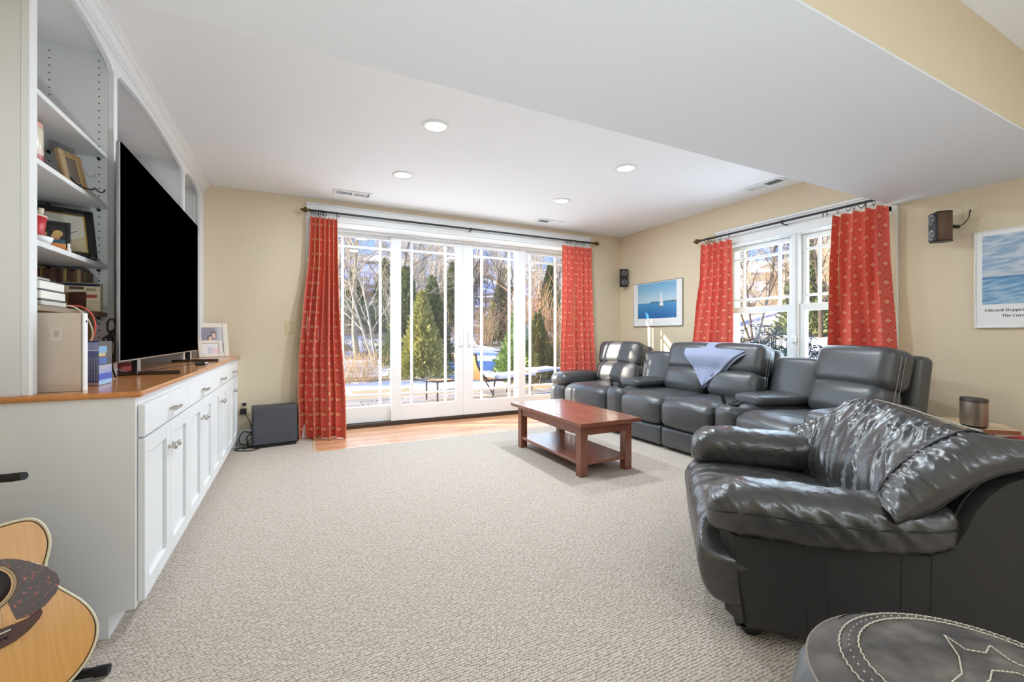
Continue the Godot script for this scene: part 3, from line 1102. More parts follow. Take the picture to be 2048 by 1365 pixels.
func bookcase() -> void:
	var t := thing("bookcase", "white built-in bookcase with arched openings and shelves, standing on the oak worktop", "bookcase")
	part("end_panel", span(Vector3(XL, CT, -1.884), Vector3(XU - 0.02, CEIL, -1.866)), M.cabin, t)
	var sl := [[-1.866, -1.912], [-2.559, -2.602], [-3.907, -3.952], [-4.512, ZB + 0.001]]
	for s in sl:
		part("stile", span(Vector3(XU - 0.02, CT, s[1]), Vector3(XU, 2.2, s[0]), 0.0015), M.cab, t)
	for z in [-2.57, -2.592, -3.918, -3.942]:
		part("side_panel", span(Vector3(XL + 0.02, CT, z - 0.008), Vector3(XU - 0.02, 2.27, z + 0.008)), M.cabin, t)
	part("side_panel", span(Vector3(XL + 0.02, CT, -4.54), Vector3(XU - 0.02, 2.27, -4.52)), M.cabin, t)
	part("back_panel", span(Vector3(XL, CT, ZB), Vector3(XL + 0.02, CEIL, -1.884)), M.cabin, t)
	part("top_panel", span(Vector3(XL, 2.258, ZB), Vector3(XU - 0.02, 2.276, -1.884)), M.cabin, t)
	for q in [[-1.912, -2.559], [-2.602, -3.907], [-3.952, -4.512]]:
		var v := Sh.new()
		v.slab(arch(q[0], q[1]), 0.02, 0.0012, Transform3D(Basis(Vector3(0, 0, -1), Vector3.UP, Vector3(1, 0, 0)), Vector3(XU - 0.02, 0, q[0])))
		part("arched_valance", v, M.cab, t)
	part("frieze", span(Vector3(XU - 0.02, 2.199, -1.866), Vector3(XU, 2.2, -1.9)), M.cab, t)
	var fz := Sh.new()
	for s in sl:
		fz.box(Vector3(XU - 0.01, 2.235, (s[0] + s[1]) / 2), Vector3(0.02, 0.07, s[0] - s[1]))
	fz.box(Vector3(XU - 0.01, 2.31, (-1.866 + ZB) / 2), Vector3(0.02, 0.08, -1.866 - ZB))
	part("frieze_rail", fz, M.cab, t)
	var cr := Sh.new()
	var prof := PackedVector2Array([Vector2(XU - 0.002, 2.276), Vector2(XU + 0.006, 2.276), Vector2(XU + 0.008, 2.283), Vector2(XU + 0.006, 2.288), Vector2(XU + 0.012, 2.291), Vector2(XU + 0.016, 2.3), Vector2(XU + 0.026, 2.312), Vector2(XU + 0.038, 2.32), Vector2(XU + 0.042, 2.326), Vector2(XU + 0.042, 2.332), Vector2(XU + 0.049, 2.336), Vector2(XU + 0.051, CEIL - 0.001), Vector2(XU - 0.002, CEIL - 0.001)])
	cr.slab(prof, -1.82 - ZB - 0.001, 0.0, Transform3D(Basis(), Vector3(0, 0, ZB + 0.001)))
	part("crown_moulding", cr, M.cab, t)
	var sy := [1.815, 1.585, 1.315, 1.101]
	for k in 4:
		part("shelf", span(Vector3(XL + 0.021, sy[k] - 0.019, -2.561), Vector3(-0.763, sy[k], -1.885), 0.0015, 2), M.greybrown_grain if k == 3 else M.cabin, t)
	for y in [1.86, 1.55, 1.2]:
		part("shelf", span(Vector3(XL + 0.021, y - 0.019, -4.519), Vector3(-0.763, y, -3.951), 0.0015, 2), M.cabin, t)
	var ho := Sh.new()
	for q in [[-2.5618, -0.955], [-2.5618, -0.792], [-4.5198, -0.955], [-4.5198, -0.792]]:
		for k in 40:
			var y := 0.99 + k * 0.0318
			var at := Transform3D(Basis(Quaternion(Vector3.UP, Vector3(0, 0, 1))), Vector3(q[1], y, q[0] - 0.001))
			ho.lathe([Vector2(0.0032, 0.0), Vector2(0.0028, 0.0013), Vector2(0, 0.0013)], 8, at)
	var hp := part("peg_holes", ho, M.hole, t)
	hp.set_meta("kind", "stuff")
	for k in 4:
		for x in [-0.955, -0.792]:
			part("shelf_pin", turned([Vector2(0, 0), Vector2(0.006, 0), Vector2(0.006, 0.01), Vector2(0, 0.012)], 8, Transform3D(Basis(Quaternion(Vector3.UP, Vector3(0, 0, 1))), Vector3(x, sy[k] - 0.025, -2.562))), M.iron, t)

# ---------------------------------------------------------------- things on the shelves and the worktop
func picture(sh_w: float, sh_h: float, fw: float, depth: float, t: Node3D, fm: Material, im: Material, mat_w := 0.0, mm: Material = null, xf := Transform3D()) -> void:
	# a framed picture in the xy plane, centre of its foot at the origin, facing +z
	var f := Sh.new()
	f.xf = xf
	f.box(Vector3(-sh_w / 2 + fw / 2, sh_h / 2, 0), Vector3(fw, sh_h, depth), depth * 0.18, 1)
	f.box(Vector3(sh_w / 2 - fw / 2, sh_h / 2, 0), Vector3(fw, sh_h, depth), depth * 0.18, 1)
	f.box(Vector3(0, fw / 2, 0), Vector3(sh_w - fw * 2 + 0.001, fw, depth * 0.98), depth * 0.16, 0)
	f.box(Vector3(0, sh_h - fw / 2, 0), Vector3(sh_w - fw * 2 + 0.001, fw, depth * 0.98), depth * 0.16, 0)
	part("frame", f, fm, t)
	if mm:
		var b := Sh.new()
		b.xf = xf
		b.box(Vector3(0, sh_h / 2, -depth * 0.1), Vector3(sh_w - fw * 2 + 0.002, sh_h - fw * 2 + 0.002, depth * 0.5))
		part("mount", b, mm, t)
	var p := Sh.new()
	p.xf = xf
	var a := Vector3(-sh_w / 2 + fw + mat_w, fw + mat_w, depth * 0.17)
	var c := Vector3(sh_w / 2 - fw - mat_w, sh_h - fw - mat_w, depth * 0.17)
	p.quad(a, Vector3(c.x, a.y, a.z), c, Vector3(a.x, c.y, a.z), Vector2(0, 1), Vector2(1, 1), Vector2(1, 0), Vector2(0, 0))
	if mm == null:
		p.box(Vector3(0, sh_h / 2, -depth * 0.1), Vector3(sh_w - fw * 2 + 0.002, sh_h - fw * 2 + 0.002, depth * 0.5))
	part("picture", p, im, t)

func print_mat(w: int, h: int, fn: Callable, rough := 0.35) -> StandardMaterial3D:
	var m := mat(Color.WHITE, rough)
	m.albedo_texture = tex(paint(w, h, fn))
	return m

func build_shelf_things() -> void:
	var t: Node3D
	# jar
	t = thing("jar", "tall cream and pink lidded jar half hidden by the post, on the second shelf", "jar", Vector3(-0.875, 1.585, -2.18))
	part("body", turned([Vector2(0, 0), Vector2(0.042, 0), Vector2(0.045, 0.004), Vector2(0.045, 0.07)], 28), mat(Color8(186, 92, 90), 0.3), t)
	part("band", turned([Vector2(0.0455, 0.07), Vector2(0.0455, 0.09)], 28), mat(Color8(232, 200, 184), 0.4), t)
	part("glass", turned([Vector2(0.045, 0.09), Vector2(0.045, 0.165), Vector2(0.043, 0.17)], 28), mat(Color8(222, 212, 190), 0.25), t)
	part("lid", turned([Vector2(0.044, 0.17), Vector2(0.044, 0.186), Vector2(0.04, 0.192), Vector2(0, 0.195)], 28), mat(Color8(230, 164, 150), 0.4), t)
	# wooden frame on an iron easel
	t = thing("picture_frame", "small rough wooden picture frame leaning on the second shelf from the top", "picture frame", Vector3(-0.795, 1.592, -2.34), 1.2)
	picture(0.1, 0.145, 0.026, 0.02, t, M.frame_wood, mat(Color8(120, 112, 104), 0.6), 0.0, null, Transform3D(Basis(Vector3.RIGHT, -0.22)))
	var ez := Sh.new()
	for k in [-1, 1]:
		var o := Vector3(-0.79 - 0.03 * k, 0, -2.3 + 0.02 * k)
		ez.tube(ez._cr([o + Vector3(-0.06, 1.65, 0.0), o + Vector3(-0.02, 1.6, 0), o + Vector3(0.02, 1.588, -0.0), o + Vector3(0.028, 1.596, -0.002), o + Vector3(0.036, 1.588, -0.006), o + Vector3(0.046, 1.583, -0.01), o + Vector3(0.054, 1.589, -0.013), o + Vector3(0.056, 1.598, -0.014)], 26, false), 0.003, 8)
	one("plate_easel", ez, M.iron, "curled black iron easel holding the small wooden frame", "easel")
	# black and gold frame
	var star_pts := []
	for k in 10:
		var r := 0.3 if k % 2 == 0 else 0.13
		star_pts.append(Vector2(0.7 + r * sin(TAU * k / 10.0) * 0.75, 0.5 - r * cos(TAU * k / 10.0)))
	var poly := PackedVector2Array(star_pts)
	var cream := print_mat(180, 120, func(x: int, y: int):
		var p := Vector2(x / 180.0, y / 120.0)
		var c := Color8(208, 192, 160)
		if p.x > 0.42 and p.y < 1.1 - p.x * 0.9 + 0.35:
			c = Color8(222, 216, 202)
		if p.x > 0.08 and p.x < 0.42 and p.y > 0.2 and p.y < 0.28:
			c = Color8(96, 86, 66)
		if Geometry2D.is_point_in_polygon(p, poly):
			c = Color8(232, 230, 224)
		elif Geometry2D.is_point_in_polygon(p - Vector2(0.012, 0.02), poly):
			c = Color8(128, 118, 96)  # darker copy offset behind the star, its shadow painted in
		if p.x > 0.5 and p.y > 0.84 and int(p.y * 60) % 3 == 0:
			c = Color8(170, 156, 128)
		return c)
	t = thing("award_frame", "black and gold frame holding a cream award with a pale star, on the third shelf", "picture frame", Vector3(-0.9, 1.318, -2.345), 0.47)
	var lean := Transform3D(Basis(Vector3.RIGHT, -0.42))
	picture(0.33, 0.235, 0.026, 0.02, t, M.black, cream, 0.006, mat(Color8(190, 158, 84), 0.4, 0.6), lean)
	var tx := TextMesh.new()
	tx.text = "STATE OF"
	tx.font_size = 10
	tx.pixel_size = 0.0022
	tx.depth = 0.0004
	tx.font = sysfont("Droid Sans", 700)
	var lt := like("lettering", tx, M.black, t, lean * Transform3D(Basis(), Vector3(-0.045, 0.135, 0.006)))
	# photo of two people in a black frame
	var duo := print_mat(96, 96, func(x: int, y: int):
		var p := Vector2(x / 96.0, y / 96.0)
		var c := Color8(34, 30, 30)
		if p.y > 0.62:
			c = Color8(60, 110, 130) if p.x > 0.45 else Color8(56, 52, 66)
		if (p - Vector2(0.3, 0.42)).length() < 0.15 or (p - Vector2(0.7, 0.5)).length() < 0.14:
			c = Color8(214, 158, 122)
		if (p - Vector2(0.3, 0.33)).length() < 0.13 and p.y < 0.34:
			c = Color8(60, 42, 34)
		if (p - Vector2(0.76, 0.36)).length() < 0.15:
			c = Color8(206, 172, 104)
		if p.x < 0.3 and p.y > 0.66:
			c = Color8(176, 92, 52)
		return c)
	t = thing("photo_frame", "small black-framed photo of two people in front of the cream award", "photo frame", Vector3(-0.835, 1.318, -2.235), 0.3)
	picture(0.118, 0.118, 0.014, 0.012, t, M.black, duo, 0.0, null, Transform3D(Basis(Vector3.RIGHT, -0.16)))
	# red cup in a white dish
	t = thing("cup", "red paper cup with a cream rim beside the post on the third shelf", "cup", Vector3(-0.83, 1.341, -2.1))
	part("cup_body", turned([Vector2(0, 0), Vector2(0.03, 0), Vector2(0.031, 0.002), Vector2(0.04, 0.075), Vector2(0.037, 0.075), Vector2(0.029, 0.004), Vector2(0, 0.004)], 26), mat(Color8(190, 34, 40), 0.4), t)
	part("rim", turned([Vector2(0.0395, 0.074), Vector2(0.042, 0.077), Vector2(0.0395, 0.08), Vector2(0.037, 0.077)], 26), mat(Color8(232, 204, 186), 0.5), t)
	part("stick", rope([Vector3(0.01, 0.01, 0.0), Vector3(0.03, 0.105, 0.006)], 0.007, 10), mat(Color8(222, 214, 190), 0.6), t)
	one("dish", turned([Vector2(0, 1.317), Vector2(0.03, 1.317), Vector2(0.05, 1.328), Vector2(0.056, 1.346), Vector2(0.053, 1.346), Vector2(0.046, 1.331), Vector2(0.02, 1.323), Vector2(0, 1.323)], 24, Transform3D(Basis(), Vector3(-0.83, 0, -2.1))), M.white, "white dish under the red paper cup", "dish")
	one("paperback", boxy(Vector3(-0.806, 1.328, -2.205), Vector3(0.05, 0.02, 0.1), 0.002, 0, Basis(Vector3.UP, 0.4)), mat(Color8(206, 132, 62), 0.6), "small orange book lying in front of the framed photo of two people", "book")
	one("figurine", turned([Vector2(0, 1.316), Vector2(0.008, 1.316), Vector2(0.006, 1.326), Vector2(0.0035, 1.334), Vector2(0.005, 1.341), Vector2(0.003, 1.347), Vector2(0, 1.348)], 12, Transform3D(Basis(), Vector3(-0.772, 0, -2.215))), M.white, "tiny white figurine at the front edge of the third shelf", "figurine")
	# row of books on the lowest shelf
	var cols := [[208, 184, 120], [186, 158, 92], [136, 78, 50], [204, 168, 96], [124, 92, 76], [116, 84, 74], [132, 98, 86], [120, 90, 80], [96, 62, 52], [110, 84, 74], [180, 150, 96], [88, 58, 46], [106, 78, 66], [122, 88, 76], [176, 146, 104], [92, 70, 52], [100, 84, 56]]
	var bn := ["palest", "mustard", "rust", "yellow", "taupe", "umber", "fawn", "dun", "dark red-brown", "grey-brown", "sand", "darkest", "chestnut", "rosy brown", "straw", "olive brown", "khaki"]
	var x := -0.985
	for k in cols.size():
		var w := 0.0075 + 0.0025 * ((k * 7) % 3)
		var h := 0.172 + 0.004 * ((k * 5) % 4)
		t = thing("book", "%s book in the row of small books on the lowest shelf" % bn[k], "book", Vector3(x + w / 2, 1.101, -2.515), 0.0, "small books on the lowest shelf")
		part("cover", boxy(Vector3(0, h / 2, 0), Vector3(w, h, 0.07), 0.0012), mat(Color8(cols[k][0], cols[k][1], cols[k][2]), 0.6), t)
		part("title_band", boxy(Vector3(0, h * 0.62, 0.0352), Vector3(w * 0.7, h * 0.22, 0.0006)), mat(Color8(cols[k][0], cols[k][1], cols[k][2]).lerp(Color8(230, 210, 170), 0.35), 0.6), t)
		x += w + 0.0006
	# boxed set lying on its long side
	var boxart := print_mat(128, 128, func(px: int, py: int):
		var p := Vector2(px / 128.0, py / 128.0)
		var c := Color8(214, 200, 168)
		if p.y < 0.1:
			c = Color8(40, 44, 66)
		elif p.x < 0.62 and p.y > 0.36 - 0.05 * sin(p.x * 3.0):
			c = Color8(78, 44, 30)
			if p.x < 0.14 and (int(px * 7 + py * 13) % 5) < 2:
				c = Color8(196, 152, 62)
		elif p.x > 0.62 and p.x < 0.92 and p.y > 0.4 and p.y < 0.52:
			c = Color8(168, 72, 74)
		elif p.x > 0.16 and p.x < 0.55 and p.y > 0.13 and p.y < 0.22:
			c = Color8(88, 64, 52)
		elif p.x > 0.62 and p.x < 0.88 and p.y > 0.17 and p.y < 0.27 and (px / 3) % 2 == 0:
			c = Color8(60, 56, 50)
		elif p.x > 0.66 and p.y > 0.6 and py % 9 < 3:
			c = Color8(172, 158, 130)
		return c)
	t = thing("boxed_set", "cream, brown and navy boxed set facing the room on the lowest shelf", "box", Vector3(-0.808, 1.101, -2.45))
	part("box", boxy(Vector3(0, 0.06, 0), Vector3(0.118, 0.12, 0.03), 0.001), mat(Color8(206, 194, 164), 0.5), t)
	var fq := Sh.new()
	fq.quad(Vector3(-0.058, 0.002, 0.0155), Vector3(0.058, 0.002, 0.0155), Vector3(0.058, 0.118, 0.0155), Vector3(-0.058, 0.118, 0.0155), Vector2(0, 1), Vector2(1, 1), Vector2(1, 0), Vector2(0, 0))
	part("front", fq, boxart, t)
	# white books lying in a stack
	var sx := [0.16, 0.158, 0.155, 0.13]
	var shh := [0.022, 0.034, 0.034, 0.018]
	var sn := ["grey-white magazine at the bottom of the lying stack on the lowest shelf", "thick white-paged book second from the bottom of the lying stack", "thick white-paged book third from the bottom of the lying stack", "thin white-paged book on top of the lying stack on the lowest shelf"]
	var yy := 1.101
	for k in 4:
		t = thing("stacked_book", sn[k], "book", Vector3(-0.77 - sx[k] / 2 - (0.045 if k == 3 else 0.003 * k), yy, -2.11), 0.0, "white books lying on the lowest shelf")
		part("pages", boxy(Vector3(0, shh[k] / 2, 0), Vector3(sx[k] - 0.004, shh[k] - 0.003, 0.178), 0.003), mat(Color8(236, 232, 222) if k > 0 else Color8(206, 202, 190), 0.8), t)
		var cv := Sh.new()
		cv.box(Vector3(0, 0.0008, 0), Vector3(sx[k], 0.0016, 0.182))
		cv.box(Vector3(0, shh[k] - 0.0008, 0), Vector3(sx[k], 0.0016, 0.182))
		part("cover", cv, mat(Color8(76, 70, 74), 0.5), t)
		yy += shh[k]
	# binder
	t = thing("binder", "beige ring binder with a white spine standing at the near end of the worktop", "binder", Vector3(-0.775, CT, -1.962), -0.02)
	part("cover", boxy(Vector3(0, 0.131, 0), Vector3(0.258, 0.262, 0.036), 0.002), mat(Color8(206, 190, 174), 0.3), t)
	part("spine", boxy(Vector3(0.133, 0.131, 0.0), Vector3(0.006, 0.264, 0.04), 0.002, 0, Basis(Vector3.UP, 0.12)), M.white, t)
	part("spine_ring", turned([Vector2(0, 0.0), Vector2(0.004, 0), Vector2(0.004, 0.0015), Vector2(0, 0.002)], 12, Transform3D(Basis(Quaternion(Vector3.UP, Vector3.RIGHT)), Vector3(0.136, 0.235, 0))), M.iron, t)
	var sticker := print_mat(48, 64, func(px: int, py: int):
		var c := Color8(214, 200, 186)
		if px > 12 and px < 36 and py > 10 and py < 48 and (py / 3) % 2 == 0 and (px * 5 + py) % 7 < 5:
			c = Color8(120, 110, 102)
		return c)
	var sq := Sh.new()
	sq.quad(Vector3(0.055, 0.17, 0.0185), Vector3(0.082, 0.17, 0.0185), Vector3(0.082, 0.21, 0.0185), Vector3(0.055, 0.21, 0.0185), Vector2(0, 1), Vector2(1, 1), Vector2(1, 0), Vector2(0, 0))
	part("sticker", sq, sticker, t)
	# disc cases
	var spine := print_mat(24, 128, func(px: int, py: int):
		var p := py / 128.0
		var c := Color8(104, 120, 166).lerp(Color8(70, 84, 132), p)
		if p < 0.16:
			c = Color8(150, 162, 196)
		if p > 0.17 and p < 0.2:
			c = Color8(220, 222, 230)
		if p > 0.93:
			c = Color8(186, 150, 136)
		if p > 0.35 and p < 0.88 and px > 8 and px < 16 and py % 5 < 3:
			c = Color8(206, 204, 198)
		return c)
	var cover := print_mat(64, 128, func(px: int, py: int):
		var p := Vector2(px / 64.0, py / 128.0)
		var c := Color8(60, 56, 40)
		if p.x < 0.6 and p.y > 0.1 and p.y < 0.26:
			c = Color8(110, 160, 200)
		if p.y > 0.26 and p.y < 0.34:
			c = Color8(196, 176, 120) if p.x < 0.5 else Color8(50, 60, 44)
		if p.y > 0.36 and p.y < 0.52:
			c = Color8(44, 84, 166) if p.x < 0.6 else Color8(40, 48, 52)
		if p.y > 0.54:
			c = Color8(176, 170, 186).lerp(Color8(120, 150, 214), clampf((p.y - 0.54) * 3.0, 0, 1))
		if p.y > 0.74 and p.y < 0.88:
			c = Color8(52, 84, 190)
		if p.y > 0.9:
			c = Color8(160, 196, 230)
		return c)
	var dn := ["leftmost of the blue disc cases, by the binder", "second of the blue disc cases from the binder", "third of the blue disc cases from the binder", "fourth of the blue disc cases from the binder", "last of the blue disc cases, showing its picture cover"]
	for k in 5:
		t = thing("disc_case", dn[k], "disc case", Vector3(-0.6965 + 0.0088 * k, CT, -2.185 - 0.004 * (4 - k)), 0.0, "blue disc cases on the worktop")
		part("case", boxy(Vector3(0, 0.083, 0), Vector3(0.0084, 0.166, 0.128), 0.001), mat(Color8(40, 56, 110), 0.25), t)
		var s1 := Sh.new()
		s1.quad(Vector3(-0.0038, 0.002, 0.0646), Vector3(0.0038, 0.002, 0.0646), Vector3(0.0038, 0.162, 0.0646), Vector3(-0.0038, 0.162, 0.0646), Vector2(0, 1), Vector2(1, 1), Vector2(1, 0), Vector2(0, 0))
		part("spine", s1, spine, t)
		if k == 4:
			var s2 := Sh.new()
			s2.quad(Vector3(0.0046, 0.002, 0.064), Vector3(0.0046, 0.002, -0.064), Vector3(0.0046, 0.164, -0.064), Vector3(0.0046, 0.164, 0.064), Vector2(0, 1), Vector2(1, 1), Vector2(1, 0), Vector2(0, 0))
			part("front", s2, cover, t)
	var bx := thing("wooden_box", "brown wooden box standing behind the binder under the lowest shelf", "box", Vector3(-0.9, CT, -2.36))
	part("box", boxy(Vector3(0, 0.12, 0), Vector3(0.22, 0.24, 0.26), 0.003), M.frame_wood, bx)
	part("front_panel", boxy(Vector3(0, 0.12, 0.131), Vector3(0.18, 0.2, 0.004), 0.001), M.greybrown_grain, bx)
	one("red_cable", rope([Vector3(-0.79, 1.115, -2.25), Vector3(-0.755, 1.112, -2.27), Vector3(-0.728, 1.085, -2.28), Vector3(-0.718, 1.04, -2.285), Vector3(-0.722, 1.0, -2.285), Vector3(-0.735, 0.95, -2.28), Vector3(-0.75, 0.815, -2.28)], 0.003, 8, 30), mat(Color8(214, 88, 66), 0.5), "red cable looping down from the lowest shelf behind the disc cases", "cable")
	one("cream_cable", rope([Vector3(-0.8, 1.112, -2.22), Vector3(-0.768, 1.11, -2.235), Vector3(-0.742, 1.085, -2.25), Vector3(-0.727, 1.045, -2.265), Vector3(-0.722, 1.0, -2.272), Vector3(-0.735, 0.95, -2.27), Vector3(-0.755, 0.815, -2.262)], 0.0028, 8, 30), mat(Color8(226, 210, 176), 0.5), "cream cable looping down beside the red one from the lowest shelf", "cable")
	television()
	# photo frames at the far end
	var wed := print_mat(96, 128, func(px: int, py: int):
		var p := Vector2(px / 96.0, py / 128.0)
		var c := Color8(128, 112, 126).lerp(Color8(190, 186, 186), smoothstep(0.55, 0.9, p.x))
		if p.y > 0.55 + 0.5 * absf(p.x - 0.75) and p.x > 0.45:
			c = Color8(106, 110, 118)
		if p.y > 0.5 and absf(p.x - 0.62) < 0.09:
			c = Color8(222, 220, 226)
		if p.y > 0.62 and p.x < 0.55:
			c = Color8(226, 214, 206)
		if (p - Vector2(0.4, 0.42)).length() < 0.13 or (p - Vector2(0.57, 0.27)).length() < 0.13:
			c = Color8(66, 50, 46)
		if ((p - Vector2(0.41, 0.46)) * Vector2(1.2, 0.9)).length() < 0.105 or ((p - Vector2(0.58, 0.32)) * Vector2(1.2, 0.9)).length() < 0.11:
			c = Color8(214, 168, 146)
		return c)
	var grp := print_mat(96, 64, func(px: int, py: int):
		var p := Vector2(px / 96.0, py / 64.0)
		var c := Color8(214, 206, 204)
		if p.x > 0.55 and p.y > 0.4:
			c = Color8(216, 180, 182)
		if p.x > 0.3 and p.x < 0.55 and p.y > 0.3:
			c = Color8(184, 176, 188)
		if (p - Vector2(0.25, 0.35)).length() < 0.13 or (p - Vector2(0.65, 0.3)).length() < 0.12:
			c = Color8(226, 200, 180)
		return c)
	var washed := mat(Color8(228, 218, 204), 0.6)
	tri_noise(washed, 0.05, 103, Color8(214, 198, 180), Color8(238, 230, 220), 6.0)
	t = thing("wedding_photo", "larger whitewashed frame with a portrait of a couple at the far end of the worktop", "photo frame", Vector3(-0.652, CT, -4.56), 0.45)
	picture(0.245, 0.3, 0.042, 0.02, t, washed, wed, 0.0, null, Transform3D(Basis(Vector3.RIGHT, -0.2)))
	part("easel_back", boxy(Vector3(0, 0.1, -0.06), Vector3(0.06, 0.2, 0.003), 0.0, 0, Basis(Vector3.RIGHT, 0.2)), M.black, t)
	t = thing("group_photo", "smaller whitewashed frame with a pale photo standing before the portrait frame", "photo frame", Vector3(-0.652, CT, -4.46), 0.42)
	picture(0.178, 0.15, 0.03, 0.018, t, washed, grp, 0.0, null, Transform3D(Basis(Vector3.RIGHT, -0.3)))
	part("easel_back", boxy(Vector3(0, 0.05, -0.05), Vector3(0.05, 0.1, 0.003), 0.0, 0, Basis(Vector3.RIGHT, 0.3)), M.black, t)

func sysfont(n: String, w := 400, it := false) -> SystemFont:
	var f := SystemFont.new()
	f.font_names = PackedStringArray([n])
	f.font_weight = w
	f.font_italic = it
	return f

func television() -> void:
	var t := thing("television", "very large flat television with a black screen in front of the bookcase niche", "television", Vector3(-0.66, CT, -3.143))
	var hw := 0.788
	part("casing", boxy(Vector3(-0.009, 0.538, 0), Vector3(0.014, 0.93, hw * 2), 0.003), M.steel, t)
	part("back_box", boxy(Vector3(-0.05, 0.4, 0), Vector3(0.04, 0.5, 1.0), 0.01), M.black, t)
	part("screen", boxy(Vector3(-0.0005, 0.541, 0), Vector3(0.006, 0.92, hw * 2 - 0.008), 0.001), M.tv, t)
	for z in [0.53, -0.6]:
		var f := part("foot", boxy(Vector3(0.02, 0.009, z), Vector3(0.27, 0.018, 0.022), 0.003), M.darkbronze, t)
		part("neck", boxy(Vector3(-0.02, 0.05, z - 0.01), Vector3(0.02, 0.09, 0.045), 0.003), M.black, f)
		part("neck_edge", boxy(Vector3(-0.0085, 0.05, z - 0.01), Vector3(0.003, 0.088, 0.046), 0.001), M.steel, f)
	# coiled power cord behind the left edge
	var c := Sh.new()
	var rng := RandomNumberGenerator.new()
	rng.seed = 31
	for k in 7:
		var pts := []
		var o := Vector3(-0.69 + rng.randf_range(-0.012, 0.008), 0.955 + rng.randf_range(-0.006, 0.006), -2.385 + rng.randf_range(-0.012, 0.012))
		for i in 20:
			var a := TAU * i / 20
			pts.append(o + Vector3(cos(a) * 0.016, sin(a) * (0.05 + 0.003 * k), cos(a) * 0.012 + 0.004 * sin(a * 2)))
		c.tube(pts, 0.0042, 8, true)
	c.tube(c._cr([Vector3(-0.69, 0.99, -2.385), Vector3(-0.708, 1.02, -2.38), Vector3(-0.706, 1.06, -2.38), Vector3(-0.69, 1.065, -2.385), Vector3(-0.685, 1.03, -2.39), Vector3(-0.705, 1.0, -2.38), Vector3(-0.722, 0.985, -2.38), Vector3(-0.715, 0.965, -2.38)], 40, false), 0.0042, 8)
	c.tube(c._cr([Vector3(-0.69, 0.915, -2.385), Vector3(-0.70, 0.87, -2.4), Vector3(-0.70, 0.818, -2.44)], 14, false), 0.004, 8)
	one("power_cord", c, M.rubber, "bundled black power cord hanging behind the near edge of the television", "cord")
	var rd := Sh.new()
	rd.rbox(Vector3(-0.8, CT + 0.022, -2.82), Vector3(0.05, 0.02, 0.13), 0.015, 3)
	one("red_pouch", rd, mat(Color8(160, 34, 42), 0.6), "red pouch lying under the near half of the television", "pouch")
	var wr := Sh.new()
	for k in 6:
		var zz := -2.62 - 0.02 * k
		wr.tube(wr._cr([Vector3(-0.86, CT + 0.003, zz + 0.03), Vector3(-0.8, CT + 0.012 + 0.006 * (k % 3), zz), Vector3(-0.76, CT + 0.03 - 0.004 * k, zz - 0.03), Vector3(-0.73, CT + 0.01, zz + 0.02 * (k % 2)), Vector3(-0.78, CT + 0.003, zz + 0.05)], 26, false), 0.0022, 6)
	one("white_wires", wr, M.white, "tangle of thin white wires beside the near foot of the television", "wires")
	var pl := thing("cable_plug", "small black plug with a silver end at the front of the worktop under the television", "plug", Vector3(-0.53, CT + 0.011, -3.3))
	part("body", rope([Vector3(-0.03, 0, 0.02), Vector3(0.012, 0, 0.0)], 0.0105, 12), M.black, pl)
	part("end", rope([Vector3(0.012, 0, 0.0), Vector3(0.026, 0, -0.007)], 0.009, 12), M.steel, pl)
	part("lead", rope([Vector3(-0.03, 0, 0.02), Vector3(-0.1, -0.006, 0.12), Vector3(-0.16, -0.008, 0.4), Vector3(-0.2, -0.008, 0.62)], 0.0022, 6, 20), M.rubber, pl)
	var ro := Sh.new()
	ro.rbox(Vector3(-0.8, CT + 0.03, -4.3), Vector3(0.04, 0.028, 0.05), 0.012, 2)
	one("black_gadget", ro, M.black, "small black box under the far lower corner of the television", "device")
	var sp := thing("shelf_speaker", "small dark speaker on the far shelves behind the upper edge of the television", "speaker", Vector3(-0.85, 1.86, -4.2))
	part("cabinet", boxy(Vector3(0, 0.08, 0), Vector3(0.1, 0.16, 0.1), 0.004), M.black, sp)
	part("cone", turned([Vector2(0.0, 0.002), Vector2(0.03, 0.004), Vector2(0.036, 0.001)], 16, Transform3D(Basis(Quaternion(Vector3.UP, Vector3.RIGHT)), Vector3(0.05, 0.09, 0))), M.iron, sp)

